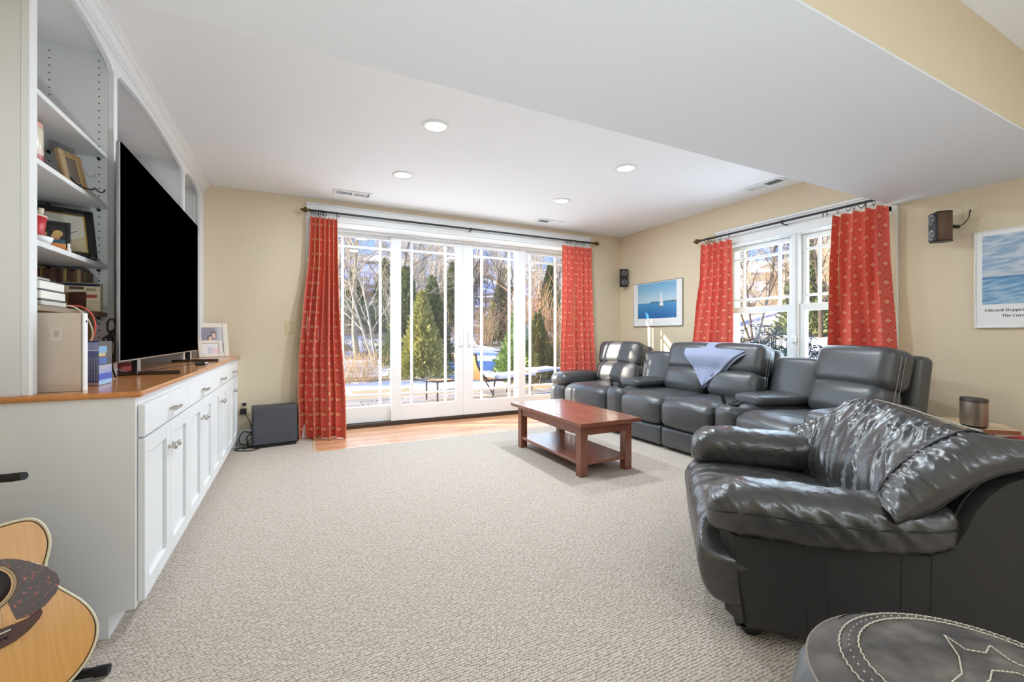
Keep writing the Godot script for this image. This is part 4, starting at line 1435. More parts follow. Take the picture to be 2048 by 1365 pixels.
# ---------------------------------------------------------------- reclining sectional along the window wall
func build_sectional() -> void:
	var t := thing("sectional_sofa", "long black leather reclining sofa with two cup-holder consoles, under the window", "sofa")
	var x0 := 2.862
	for s in [-1, 1]:
		seat_unit(t, Transform3D(Basis(), Vector3(x0, 0, -2.845 + s * 0.2625)), 0.525)
	var a := deg_to_rad(20)
	var b4 := Basis(Vector3(cos(a), 0, sin(a)), Vector3.UP, Vector3(-sin(a), 0, cos(a)))
	var c4 := Vector3(x0 + 0.01, 0, -2.128)
	seat_unit(t, Transform3D(b4, c4 + b4.z * 0.295), 0.585)
	arm(t, Transform3D(b4, c4 + b4.z * 0.72), 0.25)
	var f := deg_to_rad(-15)
	var b1 := Basis(Vector3(cos(f), 0, sin(f)), Vector3.UP, Vector3(-sin(f), 0, cos(f)))
	var c1 := Vector3(x0 + 0.01, 0, -3.592)
	seat_unit(t, Transform3D(b1, c1 - b1.z * 0.3), 0.59)
	arm(t, Transform3D(b1, c1 - b1.z * 0.715), 0.23)
	console(t, Transform3D(Basis(Vector3(cos(a / 2), 0, sin(a / 2)), Vector3.UP, Vector3(-sin(a / 2), 0, cos(a / 2))), Vector3(x0, 0, -2.224)), 0.094, tan(a / 2), [-0.04])
	console(t, Transform3D(Basis(Vector3(cos(f / 2), 0, sin(f / 2)), Vector3.UP, Vector3(-sin(f / 2), 0, cos(f / 2))), Vector3(x0, 0, -3.481)), 0.108, tan(-f / 2), [-0.06, 0.05])
	# throw
	var o := Vector3(x0, 0, -2.845)
	for k in 2:
		var rows := []
		var back := []
		var A := Vector3(0.0, 0, -0.30)
		var B := Vector3(0.0, 0, 0.425)
		for j in 27:
			var v := j / 26.0
			var row := []
			for i in 41:
				var u := i / 40.0
				var q := maxf(0.0, (v - 0.22) / 0.78)
				var zz := lerpf(lerpf(A.z, B.z, u), 0.0 + 0.012 * k, q ** 1.0)
				if q <= 0.0:
					zz = lerpf(A.z, B.z, u)
				zz += 0.03 * k * (1.0 - q) * u
				var y: float
				var x: float
				if v < 0.22:
					var w := v / 0.22
					x = lerpf(0.835, 0.70, w)
					y = 0.918 + 0.014 * sin(w * PI) + (0.0 if w > 0.4 else (w - 0.4) * 0.1)
				else:
					y = lerpf(0.918, 0.515, q)
					x = 0.695 - 0.075 * smoothstep(0.0, 0.28, q) - 0.045 * q - 0.035 * sin(clampf(q * 1.8, 0, 1) * PI) - 0.02 * smoothstep(0.55, 1.0, q)
				x -= 0.012 * (1 - k) + 0.006 * sin(u * 9.0 + v * 4.0) * q + 0.02 * smoothstep(0.8, 1.0, u) * q * (1 - k)
				y -= 0.012 * smoothstep(0.75, 1.0, u) * (1.0 - q)
				row.append(o + Vector3(x, y - 0.01 * k, zz))
			rows.append(row)
			var r2 := []
			for p in row:
				r2.append(p + Vector3(0.011, -0.004, 0))
			back.append(r2)
		var sh := Sh.new()
		sh.grid(rows, false, false, 1)
		sh.grid(back, false, false, -1)
		for j in 26:
			sh.quad(rows[j][0], rows[j + 1][0], back[j + 1][0], back[j][0], Vector2(), Vector2(), Vector2(), Vector2(), 0)
			sh.quad(rows[j][40], back[j][40], back[j + 1][40], rows[j + 1][40], Vector2(), Vector2(), Vector2(), Vector2(), 0)
		if k == 0:
			throw_root = thing("throw_blanket", "pale blue-grey fleece blanket folded to a triangle over the back of the middle seats", "blanket")
		part("cloth" if k == 0 else "under_fold", sh, M.blanket, throw_root)

var throw_root: Node3D

func seat_unit(t: Node3D, xf: Transform3D, w: float) -> void:
	var hw := w / 2
	var sh: Sh
	sh = Sh.new()
	sh.xf = xf
	sh.box(Vector3(0.47, 0.15, 0), Vector3(0.76, 0.26, w - 0.01), 0.01)
	part("base", sh, M.leather, t)
	sh = Sh.new()
	sh.xf = xf
	sh.rbox(Vector3(0.055, 0.112, 0), Vector3(0.04, 0.086, hw - 0.005), 0.028, 6)
	part("footrest", sh, M.leather, t)
	sh = Sh.new()
	sh.xf = xf
	var nz := noise(1.4, int(hw * 1000) + int(absf(xf.origin.z) * 77), 2)
	sh.rbox(Vector3(0.34, 0.325, 0), Vector3(0.335, 0.125, hw - 0.003), 0.06, 18, func(p: Vector3) -> Vector3:
		var q := p.z / hw
		var fr := smoothstep(0.05, -0.335, p.x)
		if p.y > 0:
			p.y += 0.028 * (1.0 - q * q) * (0.4 + 0.6 * fr) - 0.03 * smoothstep(-0.2, -0.34, p.x) * smoothstep(0.0, 0.12, p.y)
		p.x -= 0.03 * (1.0 - q * q * q * q) * fr * (0.6 + 0.4 * cos(p.y * 12.0))
		p += Vector3(0, 0.005, 0) * nz.get_noise_2d(p.x * 4.0, p.z * 4.0 + p.y * 3.0)
		return p)
	var seat := part("seat", sh, M.leather, t)
	var ln := []
	for k in 19:
		var q := -1.0 + k / 9.0
		ln.append(Vector3(0.018 + 0.055 * q * q - 0.028 * (1.0 - q * q), 0.415 + 0.014 * q * q, q * (hw - 0.012)))
	sh = Sh.new()
	sh.xf = xf
	sh.tube(ln, 0.004, 6)
	part("welt", sh, M.seam, seat)
	var tl := Basis(Vector3(0, 0, 1), -0.24)
	sh = Sh.new()
	sh.xf = xf
	sh.rbox(Vector3(0.675, 0.55, 0), Vector3(0.105, 0.125, hw - 0.012), 0.075, 14, func(p: Vector3) -> Vector3:
		var q := p.z / hw
		if p.x < 0:
			p.x -= 0.035 * (1.0 - q * q) * (1.0 - p.y * p.y * 40.0)
		p.y += 0.012 * (1.0 - q * q) * signf(p.y) * smoothstep(0.05, 0.12, absf(p.y))
		return p, tl)
	part("lumbar_cushion", sh, M.leather, t)
	sh = Sh.new()
	sh.xf = xf
	sh.rbox(Vector3(0.745, 0.775, 0), Vector3(0.105, 0.135, hw - 0.006), 0.062, 14, func(p: Vector3) -> Vector3:
		var q := p.z / hw
		if p.x < 0:
			p.x -= 0.028 * (1.0 - q * q * q * q) * cos(p.y * 7.0)
		if p.y > 0:
			p.y += 0.01 * (1.0 - q * q)
		return p, tl)
	var hd := part("head_cushion", sh, M.leather, t)
	sh = Sh.new()
	sh.xf = xf
	sh.rbox(Vector3(0.87, 0.46, 0), Vector3(0.062, 0.41, hw - 0.002), 0.045, 8, func(p: Vector3) -> Vector3:
		return p, Basis(Vector3(0, 0, 1), -0.13))
	part("back_shell", sh, M.leather, t)
	sh = Sh.new()
	sh.xf = xf
	for s in [-1, 1]:
		for o in [0.0, 0.03]:
			var l2 := []
			for k in 9:
				var v := k / 8.0
				l2.append(Vector3(0.675 + o + 0.06 * v, 0.56 + 0.31 * v, s * (hw - 0.004 + 0.001)))
			sh.tube(l2, 0.0016, 5)
	part("stitching", sh, M.stitch, hd)

func arm(t: Node3D, xf: Transform3D, w: float) -> void:
	var hw := w / 2
	var sh := Sh.new()
	sh.xf = xf
	sh.rbox(Vector3(0.44, 0.225, 0), Vector3(0.43, 0.205, hw - 0.002), 0.06, 8)
	var ar := part("armrest", sh, M.leather, t)
	sh = Sh.new()
	sh.xf = xf
	sh.rbox(Vector3(0.36, 0.485, 0), Vector3(0.33, 0.07, hw + 0.012), 0.066, 12, func(p: Vector3) -> Vector3:
		var q := (p.x + 0.33) / 0.66
		p.y += 0.02 * sin(clampf(q, 0, 1) * PI) * signf(p.y)
		p.z *= 0.92 + 0.1 * sin(clampf(q, 0, 1) * PI)
		return p)
	part("arm_pad", sh, M.leather, ar)
	sh = Sh.new()
	sh.xf = xf
	sh.tube([Vector3(0.016, 0.05, hw * 0.55), Vector3(0.008, 0.2, hw * 0.55), Vector3(0.018, 0.36, hw * 0.55), Vector3(0.05, 0.425, hw * 0.55), Vector3(0.2, 0.432, hw * 0.55)], 0.0035, 6)
	part("welt", sh, M.seam, ar)

func console(t: Node3D, xf: Transform3D, h0: float, slope: float, wands: Array) -> void:
	var sh := Sh.new()
	sh.xf = xf
	sh.rbox(Vector3(0.40, 0.248, 0), Vector3(0.40, 0.228, 0.1), 0.07, 10, func(p: Vector3) -> Vector3:
		var k: float = h0 + slope * (p.x + 0.4)
		p.z *= k / 0.1
		return p)
	var c := part("console", sh, M.leather, t)
	sh = Sh.new()
	sh.xf = xf
	sh.rbox(Vector3(0.46, 0.505, 0), Vector3(0.22, 0.032, 0.1), 0.026, 10, func(p: Vector3) -> Vector3:
		var k: float = h0 + slope * (p.x + 0.46) - 0.012
		p.z *= k / 0.1
		p.y += 0.012 * (1.0 - (p.z / k) ** 2) * signf(p.y)
		return p)
	part("lid", sh, M.leather, c)
	sh = Sh.new()
	sh.xf = xf
	sh.rbox(Vector3(0.765, 0.62, 0), Vector3(0.075, 0.2, 0.1), 0.05, 10, func(p: Vector3) -> Vector3:
		p.z *= (h0 + slope * 0.77 - 0.004) / 0.1
		p.x -= 0.012 * (1.0 - (p.z * 6.0) ** 2)
		return p, Basis(Vector3(0, 0, 1), -0.2))
	part("console_back", sh, M.leather, c)
	for k in 2:
		var cup := Sh.new()
		cup.xf = xf * Transform3D(Basis(), Vector3(0.1 + 0.09 * k, 0.476, 0.03 - 0.06 * k))
		cup.lathe([Vector2(0.036, -0.001), Vector2(0.041, 0.001), Vector2(0.041, 0.006), Vector2(0.037, 0.008), Vector2(0.034, 0.006), Vector2(0.032, -0.0), Vector2(0.0, -0.0005)], 24)
		part("cup_holder", cup, M.rubber, c)
	for z in wands:
		var wd := Sh.new()
		wd.xf = xf * Transform3D(Basis(Vector3(0, 0, 1), 0.35), Vector3(0.075, 0.475, z))
		wd.box(Vector3(0, 0.04, 0), Vector3(0.014, 0.085, 0.03), 0.003)
		part("holder_clip", wd, M.black, c)

# ---------------------------------------------------------------- worn leather armchair in front
const AO := Vector3(1.262, 0, -0.938)

func build_armchair() -> void:
	var root := thing("armchair", "worn black leather armchair with a wrinkled back cushion in the right foreground", "armchair", AO)
	root.basis = Basis(Vector3(0.70, 0, 0.714), Vector3.UP, Vector3(-0.714, 0, 0.70)).orthonormalized()
	var W := 0.93
	var P := func(d: float, y: float, w: float) -> Vector3:
		return Vector3(d, y, -w)
	# outer side panels and the body between them
	var outl := PackedVector2Array([Vector2(0.015, 0.045), Vector2(0.02, 0.04), Vector2(0.86, 0.04), Vector2(0.885, 0.3), Vector2(0.875, 0.6), Vector2(0.84, 0.655), Vector2(0.77, 0.662), Vector2(0.71, 0.652), Vector2(0.655, 0.622), Vector2(0.61, 0.575), Vector2(0.58, 0.525), Vector2(0.555, 0.46), Vector2(0.535, 0.42), Vector2(0.5, 0.402), Vector2(0.25, 0.385), Vector2(-0.03, 0.385), Vector2(-0.033, 0.365), Vector2(-0.01, 0.2)])
	var body := Sh.new()
	body.box(Vector3(0.415, 0.205, -W / 2), Vector3(0.85, 0.31, W - 0.1), 0.02)
	body.box(Vector3(0.79, 0.36, -W / 2), Vector3(0.12, 0.56, W - 0.1), 0.02)
	part("body", body, M.hardleather, root)
	for w in [0.12, W]:
		var sp := Sh.new()
		sp.slab(outl, 0.12, 0.035, Transform3D(Basis(), Vector3(0, 0, -w)), true)
		var side := part("side_panel", sp, M.hardleather, root)
		if w < 0.5:
			var sm := Sh.new()
			for q in [[0.212, 0.205], [0.266, 0.26], [0.44, 0.445], [0.505, 0.515]]:
				sm.tube([Vector3(q[0], 0.04, 0.0005), Vector3((q[0] + q[1]) / 2, 0.2, 0.0005), Vector3(q[1], 0.385, 0.0005)], 0.0014, 6)
			part("seam", sm, M.hardleather, side)
			var ed := Sh.new()
			var pp := []
			for k in range(4, 14):
				pp.append(Vector3(outl[k].x, outl[k].y, -0.006))
			ed.tube(ed._cr(pp, 50, false), 0.004, 6)
			part("edge_line", ed, M.seam, side)
	for q in [[0.07, 0.09], [0.8, 0.09], [0.07, W - 0.09], [0.8, W - 0.09]]:
		part("foot", turned([Vector2(0, 0.0), Vector2(0.024, 0.0), Vector2(0.034, 0.01), Vector2(0.036, 0.022), Vector2(0.03, 0.045), Vector2(0.0, 0.046)], 20, Transform3D(Basis(), Vector3(q[0], 0, -q[1]))), M.black, root)
	# seat cushion
	var n := noise(1.0, 201, 3)
	var prof := [[0.56, 0.3], [0.48, 0.345], [0.36, 0.365], [0.22, 0.375], [0.08, 0.378], [-0.03, 0.37], [-0.085, 0.335], [-0.105, 0.28], [-0.1, 0.21], [-0.075, 0.15], [-0.035, 0.125], [0.03, 0.12]]
	var rows := []
	for q in prof:
		var row := []
		for k in 9:
			var u := -1.0 + k / 4.0
			var e := 1.0 - u * u
			var y: float = q[1]
			var w := W / 2 + u * (W / 2 - (0.085 if y > 0.3 else 0.012))
			var d: float = q[0]
			if d < 0.0:
				d = lerpf(0.0, d, 0.72 + 0.28 * pow(e, 0.35))
			y += (0.022 * e if y > 0.3 else -0.0)
			row.append(P.call(d, y, w))
		var e0: Vector3 = row[0]
		var e1: Vector3 = row[8]
		row.push_front(Vector3(lerpf(e0.x, 0.25, 0.7), lerpf(e0.y, 0.24, 0.7), e0.z))
		row.push_back(Vector3(lerpf(e1.x, 0.25, 0.7), lerpf(e1.y, 0.24, 0.7), e1.z))
		rows.append(row)
	var sh := Sh.new()
	sh.loft(rows, 72, 72, -1, func(p: Vector3, u: float, v: float) -> Vector3:
		var edge := sin(u * PI)
		var cr := 1.0 - absf(n.get_noise_2d(p.x * 2.2 + p.y * 2.0, p.z * 11.0))
		var rid := pow(cr, 6.0)
		var fold := 0.006 * sin(p.z * 46.0 + 4.0 * n.get_noise_2d(p.x * 3.0, p.y * 3.0)) * smoothstep(0.2, -0.05, p.x) * smoothstep(0.2, 0.37, p.y)
		return p + Vector3(-0.2, 0.8, 0) * (0.007 * rid * edge + fold * edge * 0.6))
	part("seat_cushion", sh, M.oldleather, root)
	arm_pillow(root, 0.055, 0.445, 0.112, 0.068, 1.0, 0.58, true)
	arm_pillow(root, W - 0.1, 0.448, 0.118, 0.088, -1.0, 0.52, false)
	# back cushion
	var st := [
		[-0.06, [[0.405, 0.47], [0.45, 0.497], [0.50, 0.528], [0.56, 0.585], [0.62, 0.628], [0.69, 0.655], [0.76, 0.668], [0.82, 0.66], [0.86, 0.62]]],
		[-0.075, [[0.396, 0.485], [0.435, 0.525], [0.485, 0.57], [0.54, 0.622], [0.60, 0.665], [0.67, 0.69], [0.75, 0.698], [0.82, 0.685], [0.87, 0.63]]],
		[-0.03, [[0.392, 0.50], [0.42, 0.55], [0.46, 0.602], [0.52, 0.658], [0.58, 0.698], [0.65, 0.718], [0.74, 0.715], [0.82, 0.692], [0.88, 0.63]]],
		[0.05, [[0.398, 0.485], [0.42, 0.545], [0.455, 0.60], [0.51, 0.655], [0.57, 0.70], [0.63, 0.722], [0.72, 0.692], [0.80, 0.65], [0.87, 0.57]]],
		[0.105, [[0.41, 0.42], [0.43, 0.50], [0.462, 0.567], [0.51, 0.635], [0.57, 0.692], [0.625, 0.722], [0.71, 0.688], [0.80, 0.64], [0.87, 0.56]]],
		[0.2, [[0.43, 0.345], [0.425, 0.44], [0.452, 0.535], [0.498, 0.62], [0.555, 0.69], [0.613, 0.727], [0.70, 0.69], [0.80, 0.64], [0.87, 0.56]]],
		[0.36, [[0.44, 0.33], [0.42, 0.42], [0.44, 0.53], [0.488, 0.622], [0.548, 0.695], [0.607, 0.732], [0.70, 0.692], [0.80, 0.64], [0.87, 0.56]]],
		[0.54, [[0.44, 0.33], [0.42, 0.42], [0.44, 0.53], [0.488, 0.622], [0.548, 0.695], [0.607, 0.732], [0.70, 0.692], [0.80, 0.64], [0.87, 0.56]]],
		[0.68, [[0.425, 0.34], [0.42, 0.43], [0.445, 0.53], [0.49, 0.615], [0.548, 0.688], [0.61, 0.724], [0.70, 0.69], [0.80, 0.64], [0.87, 0.56]]],
		[0.765, [[0.385, 0.37], [0.39, 0.45], [0.42, 0.525], [0.475, 0.60], [0.535, 0.665], [0.605, 0.705], [0.70, 0.705], [0.82, 0.685], [0.88, 0.62]]],
		[0.83, [[0.355, 0.45], [0.375, 0.51], [0.41, 0.555], [0.47, 0.60], [0.53, 0.64], [0.60, 0.67], [0.69, 0.675], [0.80, 0.66], [0.87, 0.60]]],
		[0.90, [[0.36, 0.50], [0.385, 0.53], [0.43, 0.56], [0.48, 0.585], [0.54, 0.61], [0.60, 0.63], [0.68, 0.635], [0.78, 0.62], [0.85, 0.57]]],
		[0.95, [[0.39, 0.48], [0.42, 0.50], [0.46, 0.52], [0.51, 0.54], [0.56, 0.56], [0.61, 0.575], [0.68, 0.58], [0.76, 0.57], [0.82, 0.53]]],
	]
	rows = []
	for q in st:
		var row := []
		for a in q[1]:
			row.append(P.call(a[0], a[1], q[0]))
		rows.append(row)
	sh = Sh.new()
	sh.loft(rows, 120, 200, -1, func(p: Vector3, u: float, v: float) -> Vector3:
		var w := -p.z
		var mid := smoothstep(0.06, 0.2, w) * smoothstep(0.86, 0.7, w)
		var low := smoothstep(0.0, 0.08, u)
		# pleats gathered at the ridge, long slanting creases below it
		var ww := w + 0.22 * (0.66 - u) + 0.05 * n.get_noise_2d(w * 3.0, u * 2.0)
		var g1 := pow(1.0 - absf(n.get_noise_2d(ww * 20.0, u * 1.3)), 5.0)
		var g2 := pow(1.0 - absf(n.get_noise_2d(ww * 8.0 + 40.0, u * 1.1)), 7.0)
		var top := smoothstep(0.3, 0.55, u) * smoothstep(0.72, 0.6, u)
		var o := (0.010 * g1 * top + 0.014 * g2 * smoothstep(0.7, 0.55, u)) * mid * low
		var sd := (1.0 - mid) * 0.006 * pow(1.0 - absf(n.get_noise_2d(u * 14.0, w * 5.0)), 5.0) * smoothstep(0.02, 0.1, v) * smoothstep(0.98, 0.9, v)
		o += 0.004 * n.get_noise_2d(w * 7.0, u * 5.0)
		return p + Vector3(-0.72, 0.69, 0) * (o + sd) )
	var bc := part("back_cushion", sh, M.oldleather, root)
	# seams of the cushion
	for q in [[0, 0.0], [3, 0.003]]:
		var row := []
		for a in st[q[0]][1]:
			row.append(P.call(a[0] - 0.001, a[1] + q[1], st[q[0]][0]))
		part("seam", rope(row.slice(0, 7), 0.0032, 6, 40), M.seam, bc)
	var rl := []
	for k in [3, 4, 5, 6, 7, 8, 9]:
		var a: Array = st[k][1][5]
		rl.append(P.call(a[0] + 0.02, a[1] + 0.003, st[k][0]))
	part("edge_line", rope(rl, 0.0028, 6, 50), M.stitch, bc)  # pale tube where the ridge catches light, highlight put into its colour

func arm_pillow(root: Node3D, wc: float, yc: float, hw: float, hy: float, sgn: float, dend: float, seam: bool) -> void:
	# sgn 1: outer side towards the camera
	var n := noise(1.0, 211, 3)
	var rows := []
	var stn := [[-0.072, 0.0, -0.02], [-0.07, 0.45, -0.016], [-0.045, 0.8, -0.008], [0.0, 0.97, 0.0], [0.1, 1.04, 0.003], [0.25, 1.02, -0.003], [0.4, 0.97, 0.0], [dend - 0.05, 0.85, 0.012], [dend - 0.01, 0.5, 0.015], [dend, 0.0, 0.015]]
	for q in stn:
		var row := []
		for k in 14:
			var a := TAU * k / 14.0
			var c := cos(a)
			var s := sin(a)
			var x := signf(c) * pow(absf(c), 0.8)
			var y := signf(s) * pow(absf(s), 0.85)
			var drop := -0.022 if c < -0.2 and s < -0.1 else 0.0
			row.append(Vector3(q[0], yc + q[2] + (y * hy + drop) * q[1], -(wc + sgn * x * hw * q[1])))
		rows.append(row)
	var sh := Sh.new()
	sh.loft(rows, 56, 90, -1 if sgn < 0 else 1, func(p: Vector3, u: float, v: float) -> Vector3:
		var g := pow(1.0 - absf(n.get_noise_2d(p.x * 9.0 + p.y * 9.0, p.z * 4.0)), 6.0)
		var e := smoothstep(0.0, 0.12, v) * smoothstep(1.0, 0.9, v)
		var dir := Vector3(0, p.y - yc, p.z + wc).normalized()
		return p + dir * (0.006 * g + 0.003 * n.get_noise_2d(p.x * 14.0, p.z * 9.0)) * e, true)
	var a := part("arm_pillow", sh, M.oldleather, root)
	if seam:
		var l := []
		for k in range(1, 9):
			var q: Array = stn[k]
			l.append(Vector3(q[0] + (0.004 if k > 7 else 0.0), yc + q[2] + 0.002, -(wc - hw * q[1]) + 0.001))
		part("seam", rope(l, 0.0032, 6, 50), M.seam, a)

# ---------------------------------------------------------------- coffee table, side table, pouf and others
func build_small_furniture() -> void:
	var t := thing("coffee_table", "dark reddish wooden coffee table with a plank top and lower shelf", "coffee table")
	var x0 := 1.745
	var x1 := 2.29
	var z0 := -3.535
	var z1 := -2.445
	var ty := 0.39
	var top := part("frame_rail", span(Vector3(x0, ty - 0.03, z0), Vector3(x0 + 0.0605, ty, z1), 0.003, 2), M.cherry, t)
	top.name = "top_board"
	var bw := (x1 - x0 - 0.061) / 5.0
	for k in 5:
		var xx := x0 + 0.0615 + k * bw
		var b := Sh.new()
		b.box(Vector3(xx + bw / 2, ty - 0.015, (z0 + z1) / 2), Vector3(bw - 0.0012, 0.03, z1 - z0), 0.0022, 2, Basis(), Vector2(k * 1.7, k * 0.9))
		part("top_board", b, M.cherry if k % 2 == 0 else M.cherry2, t)
	for q in [[1.782, -3.46], [2.245, -3.46], [1.782, -2.5], [2.245, -2.5]]:
		var sx := 0.0 if q[0] < 2 else -0.062
		var sz := 0.0 if q[1] < -3 else -0.062
		part("leg", span(Vector3(q[0] + sx, 0, q[1] + sz), Vector3(q[0] + sx + 0.062, ty - 0.03, q[1] + sz + 0.062), 0.003, 1), M.cherry, t)
	part("apron", span(Vector3(1.79, ty - 0.1, -3.4), Vector3(1.812, ty - 0.03, -2.56), 0.002, 2), M.cherry, t)
	part("apron", span(Vector3(2.215, ty - 0.1, -3.4), Vector3(2.237, ty - 0.03, -2.56), 0.002, 2), M.cherry, t)
	part("apron", span(Vector3(1.84, ty - 0.1, -2.53), Vector3(2.185, ty - 0.03, -2.508), 0.002, 0), M.cherry, t)
	part("apron", span(Vector3(1.84, ty - 0.1, -3.452), Vector3(2.185, ty - 0.03, -3.43), 0.002, 0), M.cherry, t)
	part("lower_shelf", span(Vector3(1.79, 0.078, -3.45), Vector3(2.237, 0.1, -2.51), 0.003, 2), M.cherry2, t)
	# side table
	t = thing("side_table", "small light-topped wooden side table with metal hairpin legs by the right wall", "side table", Vector3(3.3, 0, -1.05))
	var py := PackedVector2Array([Vector2(-0.225, 0.03), Vector2(-0.13, -0.02), Vector2(0.07, -0.215), Vector2(0.225, -0.11), Vector2(0.265, 0.09), Vector2(0.10, 0.285), Vector2(-0.11, 0.22)])
	var flip := Transform3D(Basis(Vector3(1, 0, 0), Vector3(0, 0, -1), Vector3(0, 1, 0)), Vector3(0, 0.478, 0))
	var tp := Sh.new()
	tp.slab(py, 0.022, 0.001, flip)
	part("edge_band", tp, M.walnut, t)
	tp = Sh.new()
	tp.slab(py, 0.003, 0.001, Transform3D(flip.basis, Vector3(0, 0.4995, 0)))
	part("top", tp, M.maple, t)
	for q in [[-0.1, -0.02], [0.1, -0.12], [0.02, 0.12]]:
		var lg := Sh.new()
		for s in [-0.03, 0.0, 0.03]:
			lg.tube([Vector3(q[0] + s, 0.478, q[1]), Vector3(q[0] * 1.4 + s * 0.2, 0.0, q[1] * 1.4)], 0.005, 8)
		part("hairpin_leg", lg, M.steel, t)
	var sp := thing("wireless_speaker", "rounded silver-brown wireless speaker on the side table", "speaker", Vector3(3.3, 0.5025, -0.99), 0.75)
	part("grille", turned([Vector2(0.066, 0.012), Vector2(0.068, 0.016), Vector2(0.068, 0.137), Vector2(0.068, 0.138)], 40, Transform3D(), Vector3(1.1, 1, 0.72)), metal_brown(), sp)
	part("base", turned([Vector2(0, 0), Vector2(0.056, 0.0), Vector2(0.062, 0.004), Vector2(0.066, 0.012)], 40, Transform3D(), Vector3(1.1, 1, 0.72)), M.black, sp)
	part("band", turned([Vector2(0.0685, 0.137), Vector2(0.0685, 0.153), Vector2(0.067, 0.156)], 40, Transform3D(), Vector3(1.1, 1, 0.72)), M.darkbronze, sp)
	part("lid", turned([Vector2(0.067, 0.156), Vector2(0.06, 0.157), Vector2(0, 0.157)], 40, Transform3D(), Vector3(1.1, 1, 0.72)), M.black, sp)
	var rs := thing("red_stool", "red rounded seat just showing behind the armchair at the right edge of the photo", "stool", Vector3(3.46, 0, -0.72))
	part("seat", turned([Vector2(0, 0.36), Vector2(0.2, 0.36), Vector2(0.245, 0.38), Vector2(0.25, 0.41), Vector2(0.22, 0.438), Vector2(0.14, 0.46), Vector2(0, 0.47)], 36), mat(Color8(206, 40, 56), 0.6), rs)
	for k in 4:
		var a := TAU * k / 4 + 0.4
		part("leg", rope([Vector3(cos(a) * 0.14, 0.37, sin(a) * 0.14), Vector3(cos(a) * 0.2, 0, sin(a) * 0.2)], 0.014, 10), M.black, rs)
	pouf()
	# subwoofer
	var sb := thing("subwoofer", "dark grey square subwoofer on the carpet beside the left door curtain", "subwoofer", Vector3(-0.178, 0, -4.508), 0.13)
	part("plinth", boxy(Vector3(0, 0.014, -0.01), Vector3(0.34, 0.026, 0.18), 0.003), M.black, sb)
	part("cabinet", boxy(Vector3(0, 0.193, -0.02), Vector3(0.352, 0.33, 0.2), 0.006), M.sub, sb)
	part("grille", boxy(Vector3(0, 0.19, 0.086), Vector3(0.344, 0.318, 0.014), 0.005), mat(Color8(72, 72, 80), 0.7), sb)
	var kn := Sh.new()
	for k in 4:
		kn.lathe([Vector2(0, 0), Vector2(0.008, 0), Vector2(0.008, 0.012), Vector2(0, 0.012)], 10, Transform3D(Basis(Quaternion(Vector3.UP, Vector3.LEFT)), Vector3(-0.176, 0.1 + 0.03 * k, -0.06)))
	part("terminals", kn, M.iron, sb)
	var ca := Sh.new()
	for q in [[Vector3(-0.42, 0.006, -4.5), Vector3(-0.48, 0.006, -4.42), Vector3(-0.36, 0.006, -4.34), Vector3(-0.29, 0.006, -4.42), Vector3(-0.4, 0.02, -4.52), Vector3(-0.34, 0.09, -4.55)],
		[Vector3(-0.34, 0.1, -4.56), Vector3(-0.43, 0.13, -4.56), Vector3(-0.45, 0.05, -4.5), Vector3(-0.35, 0.006, -4.46), Vector3(-0.3, 0.05, -4.5)],
		[Vector3(-0.36, 0.12, -4.56), Vector3(-0.4, 0.08, -4.54), Vector3(-0.38, 0.006, -4.48), Vector3(-0.42, 0.006, -4.44), Vector3(-0.3, 0.03, -4.47)]]:
		ca.tube(ca._cr(q, 36, false), 0.004, 7)
	one("speaker_cables", ca, M.rubber, "loops of black cable on the carpet between the base cabinets and the subwoofer", "cables")

func metal_brown() -> StandardMaterial3D:
	var m := mat(Color8(150, 134, 118), 0.36, 0.75)
	tri_bump(m, 0.25, 221, 2.0, 40.0, FastNoiseLite.TYPE_CELLULAR, 1)
	m.normal_scale = 0.4
	return m

